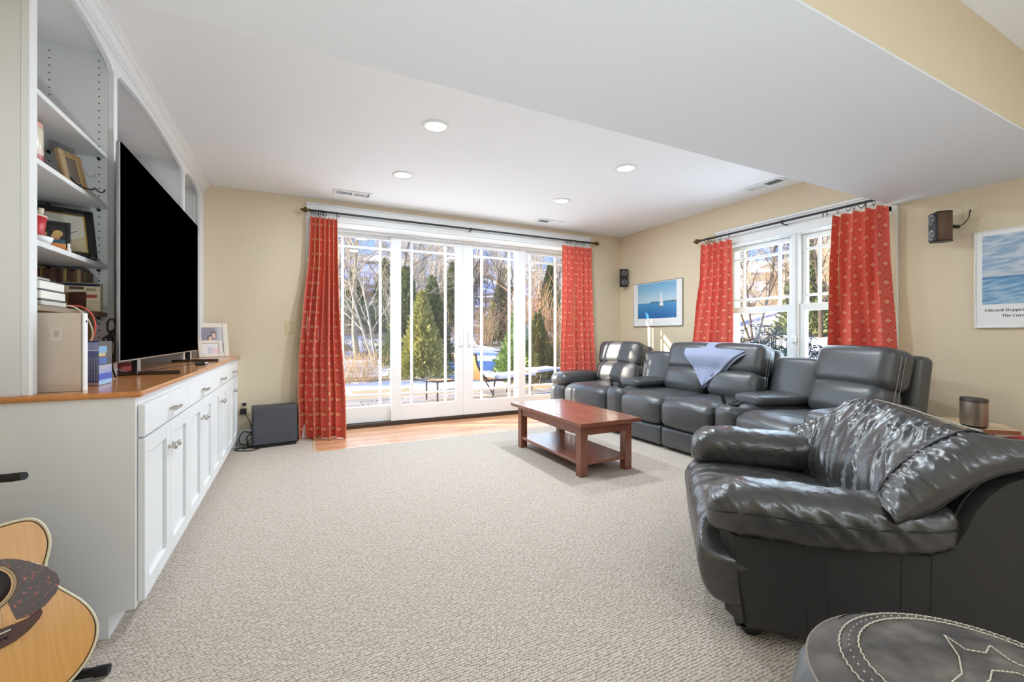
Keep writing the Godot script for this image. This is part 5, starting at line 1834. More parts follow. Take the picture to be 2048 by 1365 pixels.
func pouf() -> void:
	var c := Vector3(1.07, 0, -0.31)
	var t := thing("pouf", "round brown-grey leather pouf with cream stitching in front of the armchair", "pouf", c)
	var b := Sh.new()
	var n := noise(1.0, 231, 3)
	var rows := []
	for j in 25:
		var v := j / 24.0
		var row := []
		for i in 73:
			var a := TAU * (i % 72) / 72.0
			var r := 0.282 * sin(PI * (0.12 + 0.60 * v)) + 0.004 * absf(sin(a * 3.0)) + 0.01 * n.get_noise_2d(cos(a) * 3.0 + v * 3.0, sin(a) * 3.0)
			var y := 0.005 + 0.372 * v
			row.append(Vector3(cos(a) * r, y, -sin(a) * r))
		rows.append(row)
	b.grid(rows, false, false, 1)
	part("side", b, M.pouf_side, t)
	b = Sh.new()
	var rim := func(a: float) -> float:
		return 0.25 + 0.012 * cos(a * 2.0 + 0.8)
	rows = []
	for j in 21:
		var q := j / 20.0
		var row := []
		for i in 73:
			var a := TAU * (i % 72) / 72.0
			var r: float = rim.call(a) * (1.0 - q)
			var y := 0.38 + 0.035 * (1.0 - pow(1.0 - q, 2.2)) - 0.018 * pow(1.0 - q, 8.0) + 0.003 * n.get_noise_2d(cos(a) * r * 20.0, sin(a) * r * 20.0)
			row.append(Vector3(cos(a) * r, y, -sin(a) * r))
		rows.append(row)
	b.grid(rows, false, false, 1)
	var top := part("top_flap", b, M.suede, t)
	var surf := func(a: float, f: float) -> Vector3:
		var r: float = rim.call(a) * f
		var q := 1.0 - f
		return Vector3(cos(a) * r, 0.3825 + 0.035 * (1.0 - pow(f, 2.2)) - 0.018 * pow(f, 8.0), -sin(a) * r)
	var rm := []
	for i in 90:
		rm.append(surf.call(TAU * i / 90, 0.998) - Vector3(0, 0.003, 0))
	b = Sh.new()
	b.tube(rm, 0.0025, 6, true)
	part("edge_cord", b, mat(Color8(150, 136, 122), 0.8), top)
	b = Sh.new()
	for f in [0.79, 0.67]:
		var count := int(190 * f)
		for i in count:
			var a0 := TAU * i / count
			var a1 := TAU * (i + 0.86) / count
			var sk := 0.004 if i % 2 == 0 else -0.004
			b.tube([surf.call(a0, f - sk), surf.call((a0 + a1) / 2, f) + Vector3(0, 0.0012, 0), surf.call(a1, f + sk)], 0.0013, 5)
	for i in 66:
		var a0 := TAU * i / 66
		b.tube([surf.call(a0, 0.73), surf.call(a0 + 0.014, 0.732)], 0.0014, 5)
	# stitched beast in the middle: outline only, plain
	var fig := [Vector2(-0.075, 0.085), Vector2(-0.055, 0.06), Vector2(-0.03, 0.03), Vector2(-0.015, 0.0), Vector2(0.02, -0.012), Vector2(0.05, -0.005), Vector2(0.055, -0.03), Vector2(0.03, -0.05), Vector2(0.02, -0.09), Vector2(0.0, -0.055), Vector2(-0.03, -0.05), Vector2(-0.045, -0.09), Vector2(-0.05, -0.02), Vector2(-0.065, 0.03), Vector2(-0.09, 0.06)]
	var fr := Basis(Vector3.UP, -0.9)
	for i in fig.size():
		var p0: Vector2 = fig[i]
		var p1: Vector2 = fig[(i + 1) % fig.size()]
		var m := maxi(2, int(p0.distance_to(p1) / 0.007))
		for k in m:
			var s0 := p0.lerp(p1, k / float(m))
			var s1 := p0.lerp(p1, (k + 0.7) / float(m))
			var w0 := fr * Vector3(s0.x, 0, s0.y) + Vector3(0.02, 0, 0.02)
			var w1 := fr * Vector3(s1.x, 0, s1.y) + Vector3(0.02, 0, 0.02)
			var f0 := Vector2(w0.x, w0.z).length() / 0.262
			var f1 := Vector2(w1.x, w1.z).length() / 0.262
			w0.y = surf.call(0.0, f0).y
			w1.y = surf.call(0.0, f1).y
			b.tube([w0, (w0 + w1) / 2 + Vector3(0, 0.0008, 0), w1], 0.0013, 5)
	var sti := part("stitching", b, M.thread, top)
	var lc := Sh.new()
	var e: Vector3 = surf.call(PI * 0.93, 0.99)
	lc.tube(lc._cr([e, e + Vector3(-0.025, -0.005, 0.0), e + Vector3(-0.055, -0.03, 0.01), e + Vector3(-0.075, -0.1, 0.03), e + Vector3(-0.078, -0.2, 0.035), e + Vector3(-0.07, -0.36, 0.045)], 40, false), 0.0055, 8)
	part("lace", lc, mat(Color8(120, 104, 92), 0.8), t)

# ---------------------------------------------------------------- things on the walls
func build_wall_things() -> void:
	var t: Node3D
	# pictures on the right wall: local +z turned into the room
	var sea := print_mat(192, 128, func(px: int, py: int):
		var p := Vector2(px / 192.0, py / 128.0)
		var c := Color8(122, 178, 214).lerp(Color8(186, 212, 224), smoothstep(0.0, 0.55, p.y))
		if p.y > 0.56:
			c = Color8(74, 146, 196).lerp(Color8(38, 108, 170), smoothstep(0.56, 1.0, p.y))
			if (px * 3 + py * 11) % 29 < 3:
				c = c.lightened(0.12)
		elif p.y > 0.53 and p.x > 0.35:
			c = Color8(70, 96, 110) if (px / 5) % 3 > 0 else Color8(120, 150, 160)
		# a plain small boat
		var q := (p - Vector2(0.62, 0.66)) * Vector2(1.5, 1.0)
		if q.y > -0.4 and q.y < 0.0 and q.x > -0.01 - 0.12 * (q.y + 0.4) and q.x < 0.02 + 0.18 * (q.y + 0.4):
			c = Color8(226, 232, 234)
		if q.y >= 0.0 and q.y < 0.04 and absf(q.x - 0.0) < 0.09 - q.y:
			c = Color8(96, 112, 124)
		return c, 0.3)
	t = thing("sailboat_picture", "framed print of a white sailboat on blue water, left of the window curtain", "picture", Vector3(XR - 0.012, 1.111, -3.998), -PI / 2)
	picture(0.81, 0.556, 0.008, 0.02, t, mat(Color8(176, 176, 176), 0.35, 0.5), M.white, 0.0)
	wall_print(t, -0.323, 0.317, 0.1, 0.553 - 0.012, sea)
	var cloud := noise(0.035, 301, 4)
	var gull := print_mat(160, 200, func(px: int, py: int):
		var p := Vector2(px / 160.0, py / 200.0)
		var e := cloud.get_noise_2d(px * 0.7, py * 2.2 + px * 0.5)
		var c := Color8(150, 178, 204).lerp(Color8(206, 214, 222), clampf(0.4 + e * 1.4, 0, 1))
		if p.y > 0.5:
			c = c.lerp(Color8(214, 212, 216), 0.4)
		if p.y > 0.6:
			c = Color8(110, 156, 196).lerp(Color8(168, 196, 216), clampf(0.35 + e * 1.6 + (p.y - 0.6), 0, 1))
		if p.y > 0.6 and p.y < 0.63:
			c = Color8(96, 140, 184)
		return c, 0.35)
	t = thing("sea_poster", "white framed poster of clouds over a pale sea with black lettering below", "poster", Vector3(XR - 0.012, 1.046, -0.88), -PI / 2)
	picture(0.626, 0.628, 0.009, 0.022, t, M.white, M.white, 0.0)
	wall_print(t, -0.276, 0.276, 0.152, 0.592, gull)
	for q in [["Edward Hopper", 0.113, -0.265], ["The Corcoran", 0.078, -0.19]]:
		var tx := TextMesh.new()
		tx.text = q[0]
		tx.font_size = 16
		tx.pixel_size = 0.00135
		tx.depth = 0.0006
		tx.horizontal_alignment = HORIZONTAL_ALIGNMENT_LEFT
		tx.font = sysfont("Droid Serif", 700, true)
		like("lettering", tx, M.black, t, Transform3D(Basis(), Vector3(q[2], q[1], 0.0038)))
	# speakers
	t = thing("corner_speaker", "small black two-driver speaker high in the far right corner beside the sailboat picture", "speaker", Vector3(3.925, 1.65, -4.535), -0.45)
	wall_speaker(t, 0.1, 0.235, 0.08, M.black)
	part("bracket", rope([Vector3(0.0, 0.12, -0.04), Vector3(0.05, 0.12, -0.08), Vector3(0.09, 0.12, -0.07)], 0.008, 8), M.black, t)
	t = thing("wall_speaker", "brown-sided wall speaker with a dark grille above the poster by the right curtain", "speaker", Vector3(3.905, 1.632, -1.325), -2.38)
	wall_speaker(t, 0.092, 0.2, 0.105, mat(Color8(104, 78, 62), 0.5))
	part("bracket", rope([Vector3(0.0, 0.1, -0.05), Vector3(-0.03, 0.1, -0.1)], 0.012, 8), M.black, t)
	t = thing("cable_plate", "ivory wall plate with a looped speaker wire beside the brown wall speaker", "wall plate", Vector3(XR - 0.003, 1.822, -1.212), -PI / 2)
	part("plate", boxy(Vector3(0, 0, 0), Vector3(0.075, 0.115, 0.006), 0.002), M.ivory, t)
	part("wire", rope([Vector3(0.0, 0.0, 0.004), Vector3(0.004, 0.0, 0.03), Vector3(0.0, -0.05, 0.04), Vector3(-0.03, -0.09, 0.045), Vector3(-0.06, -0.09, 0.06)], 0.003, 8, 24), M.iron, t)
	for s in [-1, 1]:
		part("screw", turned([Vector2(0, 0), Vector2(0.004, 0), Vector2(0.003, 0.0015), Vector2(0, 0.002)], 10, Transform3D(Basis(Quaternion(Vector3.UP, Vector3(0, 0, 1))), Vector3(0, 0.045 * s, 0.003))), M.ivory, t)
	# plates on the back wall
	t = thing("wall_outlet", "beige wall outlet with two black adapters plugged in, beside the far base cabinet", "outlet", Vector3(-0.425, 0.33, ZB + 0.003))
	part("plate", boxy(Vector3.ZERO, Vector3(0.075, 0.118, 0.006), 0.002), M.ivory, t)
	part("adapter", boxy(Vector3(-0.012, -0.028, 0.022), Vector3(0.05, 0.05, 0.036), 0.005), M.black, t)
	part("adapter", boxy(Vector3(-0.005, 0.035, 0.015), Vector3(0.03, 0.026, 0.024), 0.004), M.black, t)
	part("lead", rope([Vector3(0.0, -0.05, 0.03), Vector3(0.03, -0.1, 0.04), Vector3(0.07, -0.2, 0.06), Vector3(0.11, -0.25, 0.08)], 0.003, 7, 20), M.rubber, t)
	t = thing("switch_plate", "blank beige switch plate on the back wall left of the door curtain", "switch", Vector3(-0.06, 1.07, ZB + 0.003))
	part("plate", boxy(Vector3.ZERO, Vector3(0.075, 0.118, 0.006), 0.002), mat(Color8(214, 196, 156), 0.6), t)
	part("rocker", boxy(Vector3(0, 0, 0.004), Vector3(0.032, 0.064, 0.005), 0.0015), mat(Color8(218, 201, 162), 0.5), t)

func wall_print(t: Node3D, x0: float, x1: float, y0: float, y1: float, m: Material) -> void:
	var s := Sh.new()
	s.quad(Vector3(x0, y0, 0.0045), Vector3(x1, y0, 0.0045), Vector3(x1, y1, 0.0045), Vector3(x0, y1, 0.0045), Vector2(0, 1), Vector2(1, 1), Vector2(1, 0), Vector2(0, 0))
	part("print", s, m, t)

func wall_speaker(t: Node3D, w: float, h: float, d: float, side: Material) -> void:
	var p := PackedVector2Array()
	p.append(Vector2(-w / 2, d / 2 - 0.01))
	for k in 9:
		var a := PI + PI * k / 8.0
		p.append(Vector2(cos(a) * w / 2, sin(a) * d * 0.5))
	p.append(Vector2(w / 2, d / 2 - 0.01))
	var s := Sh.new()
	s.slab(p, h - 0.012, 0.002, Transform3D(Basis(Vector3(1, 0, 0), Vector3(0, 0, 1), Vector3(0, -1, 0)), Vector3(0, h - 0.006, 0)), true)
	part("cabinet", s, side, t)
	for y in [0.003, h - 0.003]:
		var c := Sh.new()
		c.slab(p, 0.006, 0.001, Transform3D(Basis(Vector3(1.05, 0, 0), Vector3(0, 0, 1.05), Vector3(0, -1, 0)), Vector3(0, y + 0.003, 0)), true)
		part("end_cap", c, M.black, t)
	part("front", boxy(Vector3(0, h / 2, d / 2 - 0.005), Vector3(w, h - 0.012, 0.012), 0.004), M.black, t)
	for y in [h * 0.24, h * 0.76]:
		var dr := Sh.new()
		dr.lathe([Vector2(0.036, 0.0), Vector2(0.036, 0.004), Vector2(0.032, 0.004), Vector2(0.018, -0.002), Vector2(0.012, 0.0), Vector2(0.006, 0.004), Vector2(0, 0.005)], 22, Transform3D(Basis(Quaternion(Vector3.UP, Vector3(0, 0, 1))), Vector3(0, y, d / 2 + 0.001)))
		part("driver", dr, mat(Color8(122, 122, 126), 0.35, 0.6), t)

# ---------------------------------------------------------------- guitar on its stand
func build_guitar() -> void:
	var g := thing("guitar", "acoustic guitar with a natural wood top and red-flecked dark pickguard", "guitar", Vector3(-0.712, 0.352, -1.575))
	g.basis = Basis(Vector3.UP, 0.42) * Basis(Vector3(0, 0, 1), 0.115) * Basis(Vector3.RIGHT, -0.27)
	g.scale = Vector3(0.99, 1.0, 1.0)
	var half := [[-0.147, 0.03], [-0.147, 0.07], [-0.143, 0.097], [-0.132, 0.113], [-0.112, 0.124], [-0.085, 0.1295], [-0.06, 0.1285], [-0.035, 0.122], [-0.012, 0.1145], [0.01, 0.1125], [0.03, 0.116], [0.055, 0.127], [0.085, 0.1465], [0.12, 0.168], [0.155, 0.182], [0.19, 0.188], [0.222, 0.184], [0.252, 0.171], [0.28, 0.150], [0.303, 0.121], [0.32, 0.085], [0.33, 0.045], [0.333, 0.0]]
	var ol := PackedVector2Array()
	for q in half:
		ol.append(Vector2(q[1], -q[0]))
	for k in range(half.size() - 2, -1, -1):
		ol.append(Vector2(-half[k][1], -half[k][0]))
	ol.reverse()
	var R := 0.05
	# top with a real hole: ring of quads from the hole to the outline
	var tp := Sh.new()
	var n := ol.size()
	var ctl := []
	for p in ol:
		ctl.append(Vector3(p.x, p.y, 0))
	var fine := []
	for p in tp._cr(ctl, n * 5, true):
		fine.append(Vector2(p.x, p.y))
	fine.resize(n * 5)
	var cnt := fine.size()
	for k in cnt:
		var a: Vector2 = fine[k]
		var b: Vector2 = fine[(k + 1) % cnt]
		var ia := a.normalized() * R
		var ib := b.normalized() * R
		if absf(ia.angle_to(ib)) < 0.00001:
			continue
		if ia.cross(ib) > 0:
			tp.quad(Vector3(ia.x, ia.y, 0), Vector3(a.x, a.y, 0), Vector3(b.x, b.y, 0), Vector3(ib.x, ib.y, 0), Vector2(ia.y, ia.x), Vector2(a.y, a.x), Vector2(b.y, b.x), Vector2(ib.y, ib.x))
		else:
			tp.quad(Vector3(ib.x, ib.y, 0), Vector3(b.x, b.y, 0), Vector3(a.x, a.y, 0), Vector3(ia.x, ia.y, 0), Vector2(ib.y, ib.x), Vector2(b.y, b.x), Vector2(a.y, a.x), Vector2(ia.y, ia.x))
	var top := part("top", tp, M.spruce, g)
	var sd := Sh.new()
	var r0 := []
	var r1 := []
	for p in fine + [fine[0]]:
		r0.append(Vector3(p.x, p.y, -0.1))
		r1.append(Vector3(p.x, p.y, -0.0005))
	sd.grid([r0, r1], false, false, 1)
	for k in cnt:
		sd.tri(Vector3(0, 0, -0.1), Vector3(fine[(k + 1) % cnt].x, fine[(k + 1) % cnt].y, -0.1), Vector3(fine[k].x, fine[k].y, -0.1))
	part("sides", sd, M.rosewood, g)
	var bi := []
	for p in fine:
		bi.append(Vector3(p.x, p.y, -0.0015))
	var bd := Sh.new()
	bd.tube(bi, 0.0032, 8, true)
	part("binding", bd, mat(Color8(226, 218, 190), 0.35), g)
	bi = []
	for p in fine:
		var q: Vector2 = p * (1.0 - 0.0055 / p.length())
		bi.append(Vector3(q.x, q.y, -0.0008))
	bd = Sh.new()
	bd.tube(bi, 0.0016, 6, true)
	part("purfling", bd, mat(Color8(58, 44, 34), 0.4), g)
	var ro := Sh.new()
	ro.lathe([Vector2(0.059, 0.0), Vector2(0.059, 0.0006), Vector2(0.0535, 0.0006), Vector2(0.0535, 0.0)], 48, Transform3D(Basis(Quaternion(Vector3.UP, Vector3(0, 0, 1))), Vector3.ZERO))
	part("rosette", ro, mat(Color8(176, 160, 130), 0.4), top)
	ro = Sh.new()
	ro.lathe([Vector2(0.0615, 0.0), Vector2(0.0615, 0.0007), Vector2(0.0598, 0.0007), Vector2(0.0598, 0.0)], 48, Transform3D(Basis(Quaternion(Vector3.UP, Vector3(0, 0, 1))), Vector3.ZERO))
	part("rosette_ring", ro, mat(Color8(60, 48, 40), 0.4), top)
	var tn := noise(0.03, 401, 3)
	var tort := mat(Color.WHITE, 0.2)
	tort.albedo_texture = tex(paint(256, 256, func(x: int, y: int):
		var e := tn.get_noise_2d(x, y)
		var f := tn.get_noise_2d(x * 2.3 + 90, y * 2.3)
		var c := Color8(48, 26, 22).lerp(Color8(74, 38, 28), 0.5 + f)
		if e > 0.3 and f > 0.0:
			c = c.lerp(Color8(206, 84, 60), clampf((e - 0.3) * 6.0, 0, 1))
		return c))
	tort.uv1_scale = Vector3(6, 6, 1)
	tort.clearcoat_enabled = true
	var pg := PackedVector2Array()
	for k in 13:
		var a := deg_to_rad(lerpf(62, -52, k / 12.0))
		pg.append(Vector2(cos(a), sin(a)) * 0.0622)
	for q in [[0.047, -0.098], [0.07, -0.102], [0.1, -0.092], [0.124, -0.07], [0.134, -0.045], [0.13, -0.02], [0.115, 0.005], [0.09, 0.03], [0.065, 0.05], [0.045, 0.061], [0.032, 0.062]]:
		pg.append(Vector2(q[0], q[1]))
	var ps := Sh.new()
	ps.slab(pg, 0.0014, 0.0004, Transform3D(Basis(), Vector3(0, 0, 0.0003)))
	part("pickguard", ps, tort, top)
	# bridge with upturned ends
	var br := PackedVector2Array()
	for q in [[0.0, -0.103], [0.045, -0.106], [0.065, -0.106], [0.08, -0.099], [0.092, -0.095], [0.093, -0.106], [0.085, -0.118], [0.065, -0.135], [0.04, -0.147], [0.0, -0.152]]:
		br.append(Vector2(q[0], q[1]))
	for k in range(8, 0, -1):
		br.append(Vector2(-br[k].x, br[k].y))
	var bs := Sh.new()
	bs.slab(br, 0.008, 0.002, Transform3D(Basis(), Vector3(0, 0, 0.0003)))
	var bg := part("bridge", bs, M.rosewood, top)
	part("saddle", boxy(Vector3(0, -0.115, 0.0105), Vector3(0.072, 0.003, 0.006), 0.0008, 0, Basis(Vector3(0, 0, 1), 0.03)), mat(Color8(232, 226, 208), 0.4), bg)
	for k in 6:
		var x := -0.026 + 0.0104 * k
		part("bridge_pin", turned([Vector2(0.003, 0), Vector2(0.0034, 0.002), Vector2(0.0018, 0.0038), Vector2(0, 0.004)], 10, Transform3D(Basis(Quaternion(Vector3.UP, Vector3(0, 0, 1))), Vector3(x, -0.1295, 0.0083))), M.black, bg)
	var nk := Sh.new()
	nk.box(Vector3(0, 0.345, -0.012), Vector3(0.046, 0.4, 0.02), 0.008, 1)
	part("neck", nk, M.frame_wood, g)
	var fb := Sh.new()
	fb.slab(PackedVector2Array([Vector2(-0.027, 0.052), Vector2(0.027, 0.052), Vector2(0.021, 0.54), Vector2(-0.021, 0.54)]), 0.006, 0.0008, Transform3D(Basis(), Vector3(0, 0, 0.0005)))
	var fbm := part("fingerboard", fb, M.rosewood, g)
	var fe := Sh.new()
	for s in [-1, 1]:
		fe.tube([Vector3(s * 0.0268, 0.052, 0.004), Vector3(s * 0.0208, 0.54, 0.004)], 0.0015, 6)
	part("fingerboard_binding", fe, M.thread, fbm)
	var yf := 0.54
	for k in 20:
		yf = -0.13 + (yf + 0.13) * 0.9439
		if yf < 0.056:
			break
		part("fret", boxy(Vector3(0, yf, 0.007), Vector3(0.045 + 0.007 * (0.54 - yf) * 1.6, 0.0018, 0.0018), 0.0004), M.nickel, fbm)
	part("headstock", boxy(Vector3(0, 0.62, -0.012), Vector3(0.07, 0.15, 0.015), 0.004, 1), M.rosewood, g)
	for k in 6:
		var s := -1 if k < 3 else 1
		part("tuner", turned([Vector2(0, 0), Vector2(0.004, 0), Vector2(0.008, 0.008), Vector2(0.008, 0.016), Vector2(0, 0.018)], 10, Transform3D(Basis(Quaternion(Vector3.UP, Vector3(s, 0, 0))), Vector3(s * 0.035, 0.58 + 0.035 * (k % 3), -0.012))), M.nickel, g)
	for k in 6:
		var x := -0.026 + 0.0104 * k
		part("string", rope([Vector3(x, -0.1295, 0.011), Vector3(x * 0.99, -0.115, 0.0145), Vector3(x * 0.68, 0.54, 0.0105)], 0.0009 - 0.0001 * k, 6), M.bronze if k < 4 else M.steel, g)
	# stand
	var s := thing("guitar_stand", "black tubular guitar stand holding the acoustic guitar, one foot showing on the carpet", "guitar stand")
	part("foot_tube", rope([Vector3(-0.9, 0.03, -1.72), Vector3(-0.505, 0.016, -1.672)], 0.0125, 12), M.black, s)
	part("end_cap", rope([Vector3(-0.525, 0.0165, -1.6745), Vector3(-0.494, 0.016, -1.6706)], 0.0145, 12), M.rubber, s)
	part("foot_tube", rope([Vector3(-0.84, 0.016, -1.38), Vector3(-0.85, 0.03, -1.73)], 0.0125, 12), M.black, s)
	part("post", rope([Vector3(-0.86, 0.03, -1.72), Vector3(-0.82, 0.62, -1.73)], 0.011, 12), M.black, s)
	part("cradle", rope([Vector3(-0.85, 0.06, -1.715), Vector3(-0.66, 0.05, -1.7), Vector3(-0.6, 0.04, -1.66), Vector3(-0.6, 0.04, -1.6)], 0.011, 10, 20), M.rubber, s)
	part("roller", turned([Vector2(0, -0.016), Vector2(0.016, -0.014), Vector2(0.018, 0), Vector2(0.016, 0.014), Vector2(0, 0.016)], 16, Transform3D(Basis(), Vector3(-0.585, 0.045, -1.655))), M.rubber, s)
	var yk := part("yoke_arm", rope([Vector3(-0.82, 0.615, -1.73), Vector3(-0.74, 0.615, -1.66), Vector3(-0.68, 0.622, -1.62), Vector3(-0.645, 0.628, -1.6)], [0.011, 0.011, 0.0115, 0.0105], 12), M.rubber, s)

# ---------------------------------------------------------------- the garden and the wooded hill
var hn: FastNoiseLite

func ground(x: float, z: float) -> float:
	var q := maxf(-4.98 - z, x - 4.2)
	if q < 0.0:
		return -0.3
	var h := -0.16 + 0.0037 * maxf(0.0, q - 3.0) ** 2
	if q > 60.0:
		h = -0.16 + 0.0037 * 57.0 ** 2 + (q - 60.0) * 0.2
	h += hn.get_noise_2d(x, z) * (0.06 * smoothstep(3.0, 8.0, q) + 0.9 * smoothstep(12.0, 40.0, q))
	return h

func build_outside() -> void:
	hn = noise(0.06, 501, 3)
	var patch := noise(0.11, 503, 4)
	# terrain
	var xs := []
	var zs := []
	var x := -48.0
	while x <= 78.0:
		xs.append(x)
		x += 0.6 if x > -4.0 and x < 14.0 else 2.0
	var z := 14.0
	while z >= -86.0:
		zs.append(z)
		z -= 0.5 if z > -20.0 and z < -3.0 else 2.0
	var sh := Sh.new()
	for j in zs.size() - 1:
		for i in xs.size() - 1:
			var q := []
			for k in [[i, j], [i + 1, j], [i + 1, j + 1], [i, j + 1]]:
				q.append(Vector3(xs[k[0]], ground(xs[k[0]], zs[k[1]]), zs[k[1]]))
			var c := Color(0.86, 0.86, 0.88)
			for w in 2:
				var cx: Vector3 = (q[0] + q[2]) / 2
				var dd := maxf(-4.98 - cx.z, cx.x - 4.2)
				var e := patch.get_noise_2d(cx.x * 2.0, cx.z * 2.0)
				if e > 0.16 and dd > 6.0:
					c = Color(0.30, 0.24, 0.16)
				if dd > 3.2 and dd < 3.9 + e * 1.2 or (cx.x > 4.2 and dd < 7.0 and e > -0.2):
					c = Color(0.44, 0.35, 0.2)
			sh.col = c
			sh.quad(q[0], q[1], q[2], q[3], Vector2(), Vector2(), Vector2(), Vector2(), 0)
	var sm := mat(Color.WHITE, 0.85)
	sm.vertex_color_use_as_albedo = true
	var g := swall("ground", sh, sm)
	# patio of stone slabs
	var pt := swall("patio", span(Vector3(-3.0, -0.24, -8.15), Vector3(7.5, -0.175, -5.12)), mat(Color8(120, 114, 106), 0.9))
	var rng := RandomNumberGenerator.new()
	rng.seed = 41
	var sl := [mat(Color8(168, 160, 150), 0.85), mat(Color8(152, 146, 138), 0.85), mat(Color8(180, 170, 158), 0.85)]
	var zz := -5.13
	while zz > -8.1:
		var dz := rng.randf_range(0.42, 0.62)
		var xx := -3.0
		while xx < 7.4:
			var dx := rng.randf_range(0.45, 0.9)
			part("paver", span(Vector3(xx + 0.008, -0.2, maxf(zz - dz, -8.15) + 0.008), Vector3(minf(xx + dx, 7.5) - 0.008, -0.138 + rng.randf_range(-0.006, 0.006), zz - 0.008), 0.008), sl[rng.randi() % 3], pt)
			xx += dx
		zz -= dz
	plants(rng)
	garden_things()

func twiggy(st: Sh, p: Vector3, d: Vector3, ln: float, r: float, lv: int, most: int, rng: RandomNumberGenerator, kids: Array, droop: float) -> void:
	var seg := 5 if lv == 0 else (4 if lv == 1 else 3)
	var pts := [p]
	var rad := [r]
	var dir := d
	for k in seg:
		dir = (dir + Vector3(rng.randf_range(-1, 1), rng.randf_range(-1, 1) + droop, rng.randf_range(-1, 1)) * (0.09 if lv == 0 else 0.17)).normalized()
		pts.append(pts[k] + dir * ln / seg)
		rad.append(r * lerpf(1.0, 0.35 if lv == 0 else 0.25, (k + 1.0) / seg))
	st.tube(pts, rad, 7 if lv == 0 else (5 if lv == 1 else 3))
	if lv >= most:
		return
	var n: int = kids[lv]
	for k in n:
		var t := (0.28 if lv == 0 else 0.15) + (0.72 if lv == 0 else 0.85) * (k + rng.randf()) / n
		var i := mini(int(t * seg), seg - 1)
		var o: Vector3 = pts[i].lerp(pts[i + 1], t * seg - i)
		var ax: Vector3 = (pts[i + 1] - pts[i]).normalized()
		var side := ax.cross(Vector3(rng.randf_range(-1, 1), rng.randf_range(-1, 1), rng.randf_range(-1, 1))).normalized()
		var nd := (ax * rng.randf_range(0.5, 1.0) + side * rng.randf_range(0.5, 1.0) + Vector3.UP * 0.25).normalized()
		twiggy(st, o, nd, ln * rng.randf_range(0.42, 0.62) * (1.1 - 0.4 * t), maxf(rad[i] * 0.55, 0.004), lv + 1, most, rng, kids, droop)

func bare_tree(sd: int, h: float, trunks: int, kids: Array, most := 4) -> ArrayMesh:
	var rng := RandomNumberGenerator.new()
	rng.seed = sd
	var st := Sh.new()
	for k in trunks:
		var a := rng.randf() * TAU
		var lean := 0.0 if trunks == 1 else 0.22
		twiggy(st, Vector3(cos(a) * 0.12 * (trunks - 1), -0.1, sin(a) * 0.12 * (trunks - 1)), Vector3(cos(a) * lean, 1, sin(a) * lean).normalized(), h * rng.randf_range(0.75, 0.9), h * 0.02 / sqrt(trunks), 0, most, rng, kids, 0.12)
	return st.done()

func shrub(sd: int, h: float, r: float, stems: int) -> ArrayMesh:
	var rng := RandomNumberGenerator.new()
	rng.seed = sd
	var st := Sh.new()
	for k in stems:
		var a := rng.randf() * TAU
		var e := sqrt(rng.randf())
		var d := Vector3(cos(a) * e * r / h, 1.0, sin(a) * e * r / h).normalized()
		twiggy(st, Vector3(cos(a) * e * r * 0.35, -0.05, sin(a) * e * r * 0.35), d, h * rng.randf_range(0.6, 1.0), h * 0.007, 1, 2, rng, [0, 6, 0], 0.0)
	return st.done()

func conifer(sd: int, h: float, r: float, count: int, c0: Color, c1: Color, blade: float) -> Array:
	var rng := RandomNumberGenerator.new()
	rng.seed = sd
	var lump := noise(1.6, sd, 2)
	var st := Sh.new()
	for k in count:
		var t := pow(rng.randf(), 1.25)
		var a := rng.randf() * TAU
		var rr := r * (1.0 - t * 0.97) * (0.82 + 0.5 * lump.get_noise_3d(cos(a) * 1.5, t * 3.5, sin(a) * 1.5))
		var f := sqrt(rng.randf_range(0.25, 1.0))
		var y := 0.05 + t * h * 0.97 + rng.randf_range(-0.03, 0.03)
		var o := Vector3(cos(a) * rr * f, y, sin(a) * rr * f)
		var d := Vector3(cos(a), 0.55 + t * 0.9 + rng.randf_range(-0.3, 0.4), sin(a)).normalized()
		d = (d + Vector3(rng.randf_range(-1, 1), rng.randf_range(-1, 1), rng.randf_range(-1, 1)) * 0.45).normalized()
		var s := d.cross(Vector3(rng.randf_range(-1, 1), rng.randf_range(-1, 1), rng.randf_range(-1, 1))).normalized()
		var l := blade * rng.randf_range(0.6, 1.3)
		st.col = c0.lerp(c1, rng.randf())
		st.quad(o, o + d * l * 0.45 + s * l * 0.17, o + d * l, o + d * l * 0.45 - s * l * 0.17, Vector2(), Vector2(), Vector2(), Vector2())
	var tr := Sh.new()
	tr.tube([Vector3(0, -0.1, 0), Vector3(0, h * 0.5, 0), Vector3(0, h * 0.96, 0)], [h * 0.025, h * 0.015, 0.004], 7)
	return [st.done(), tr.done()]

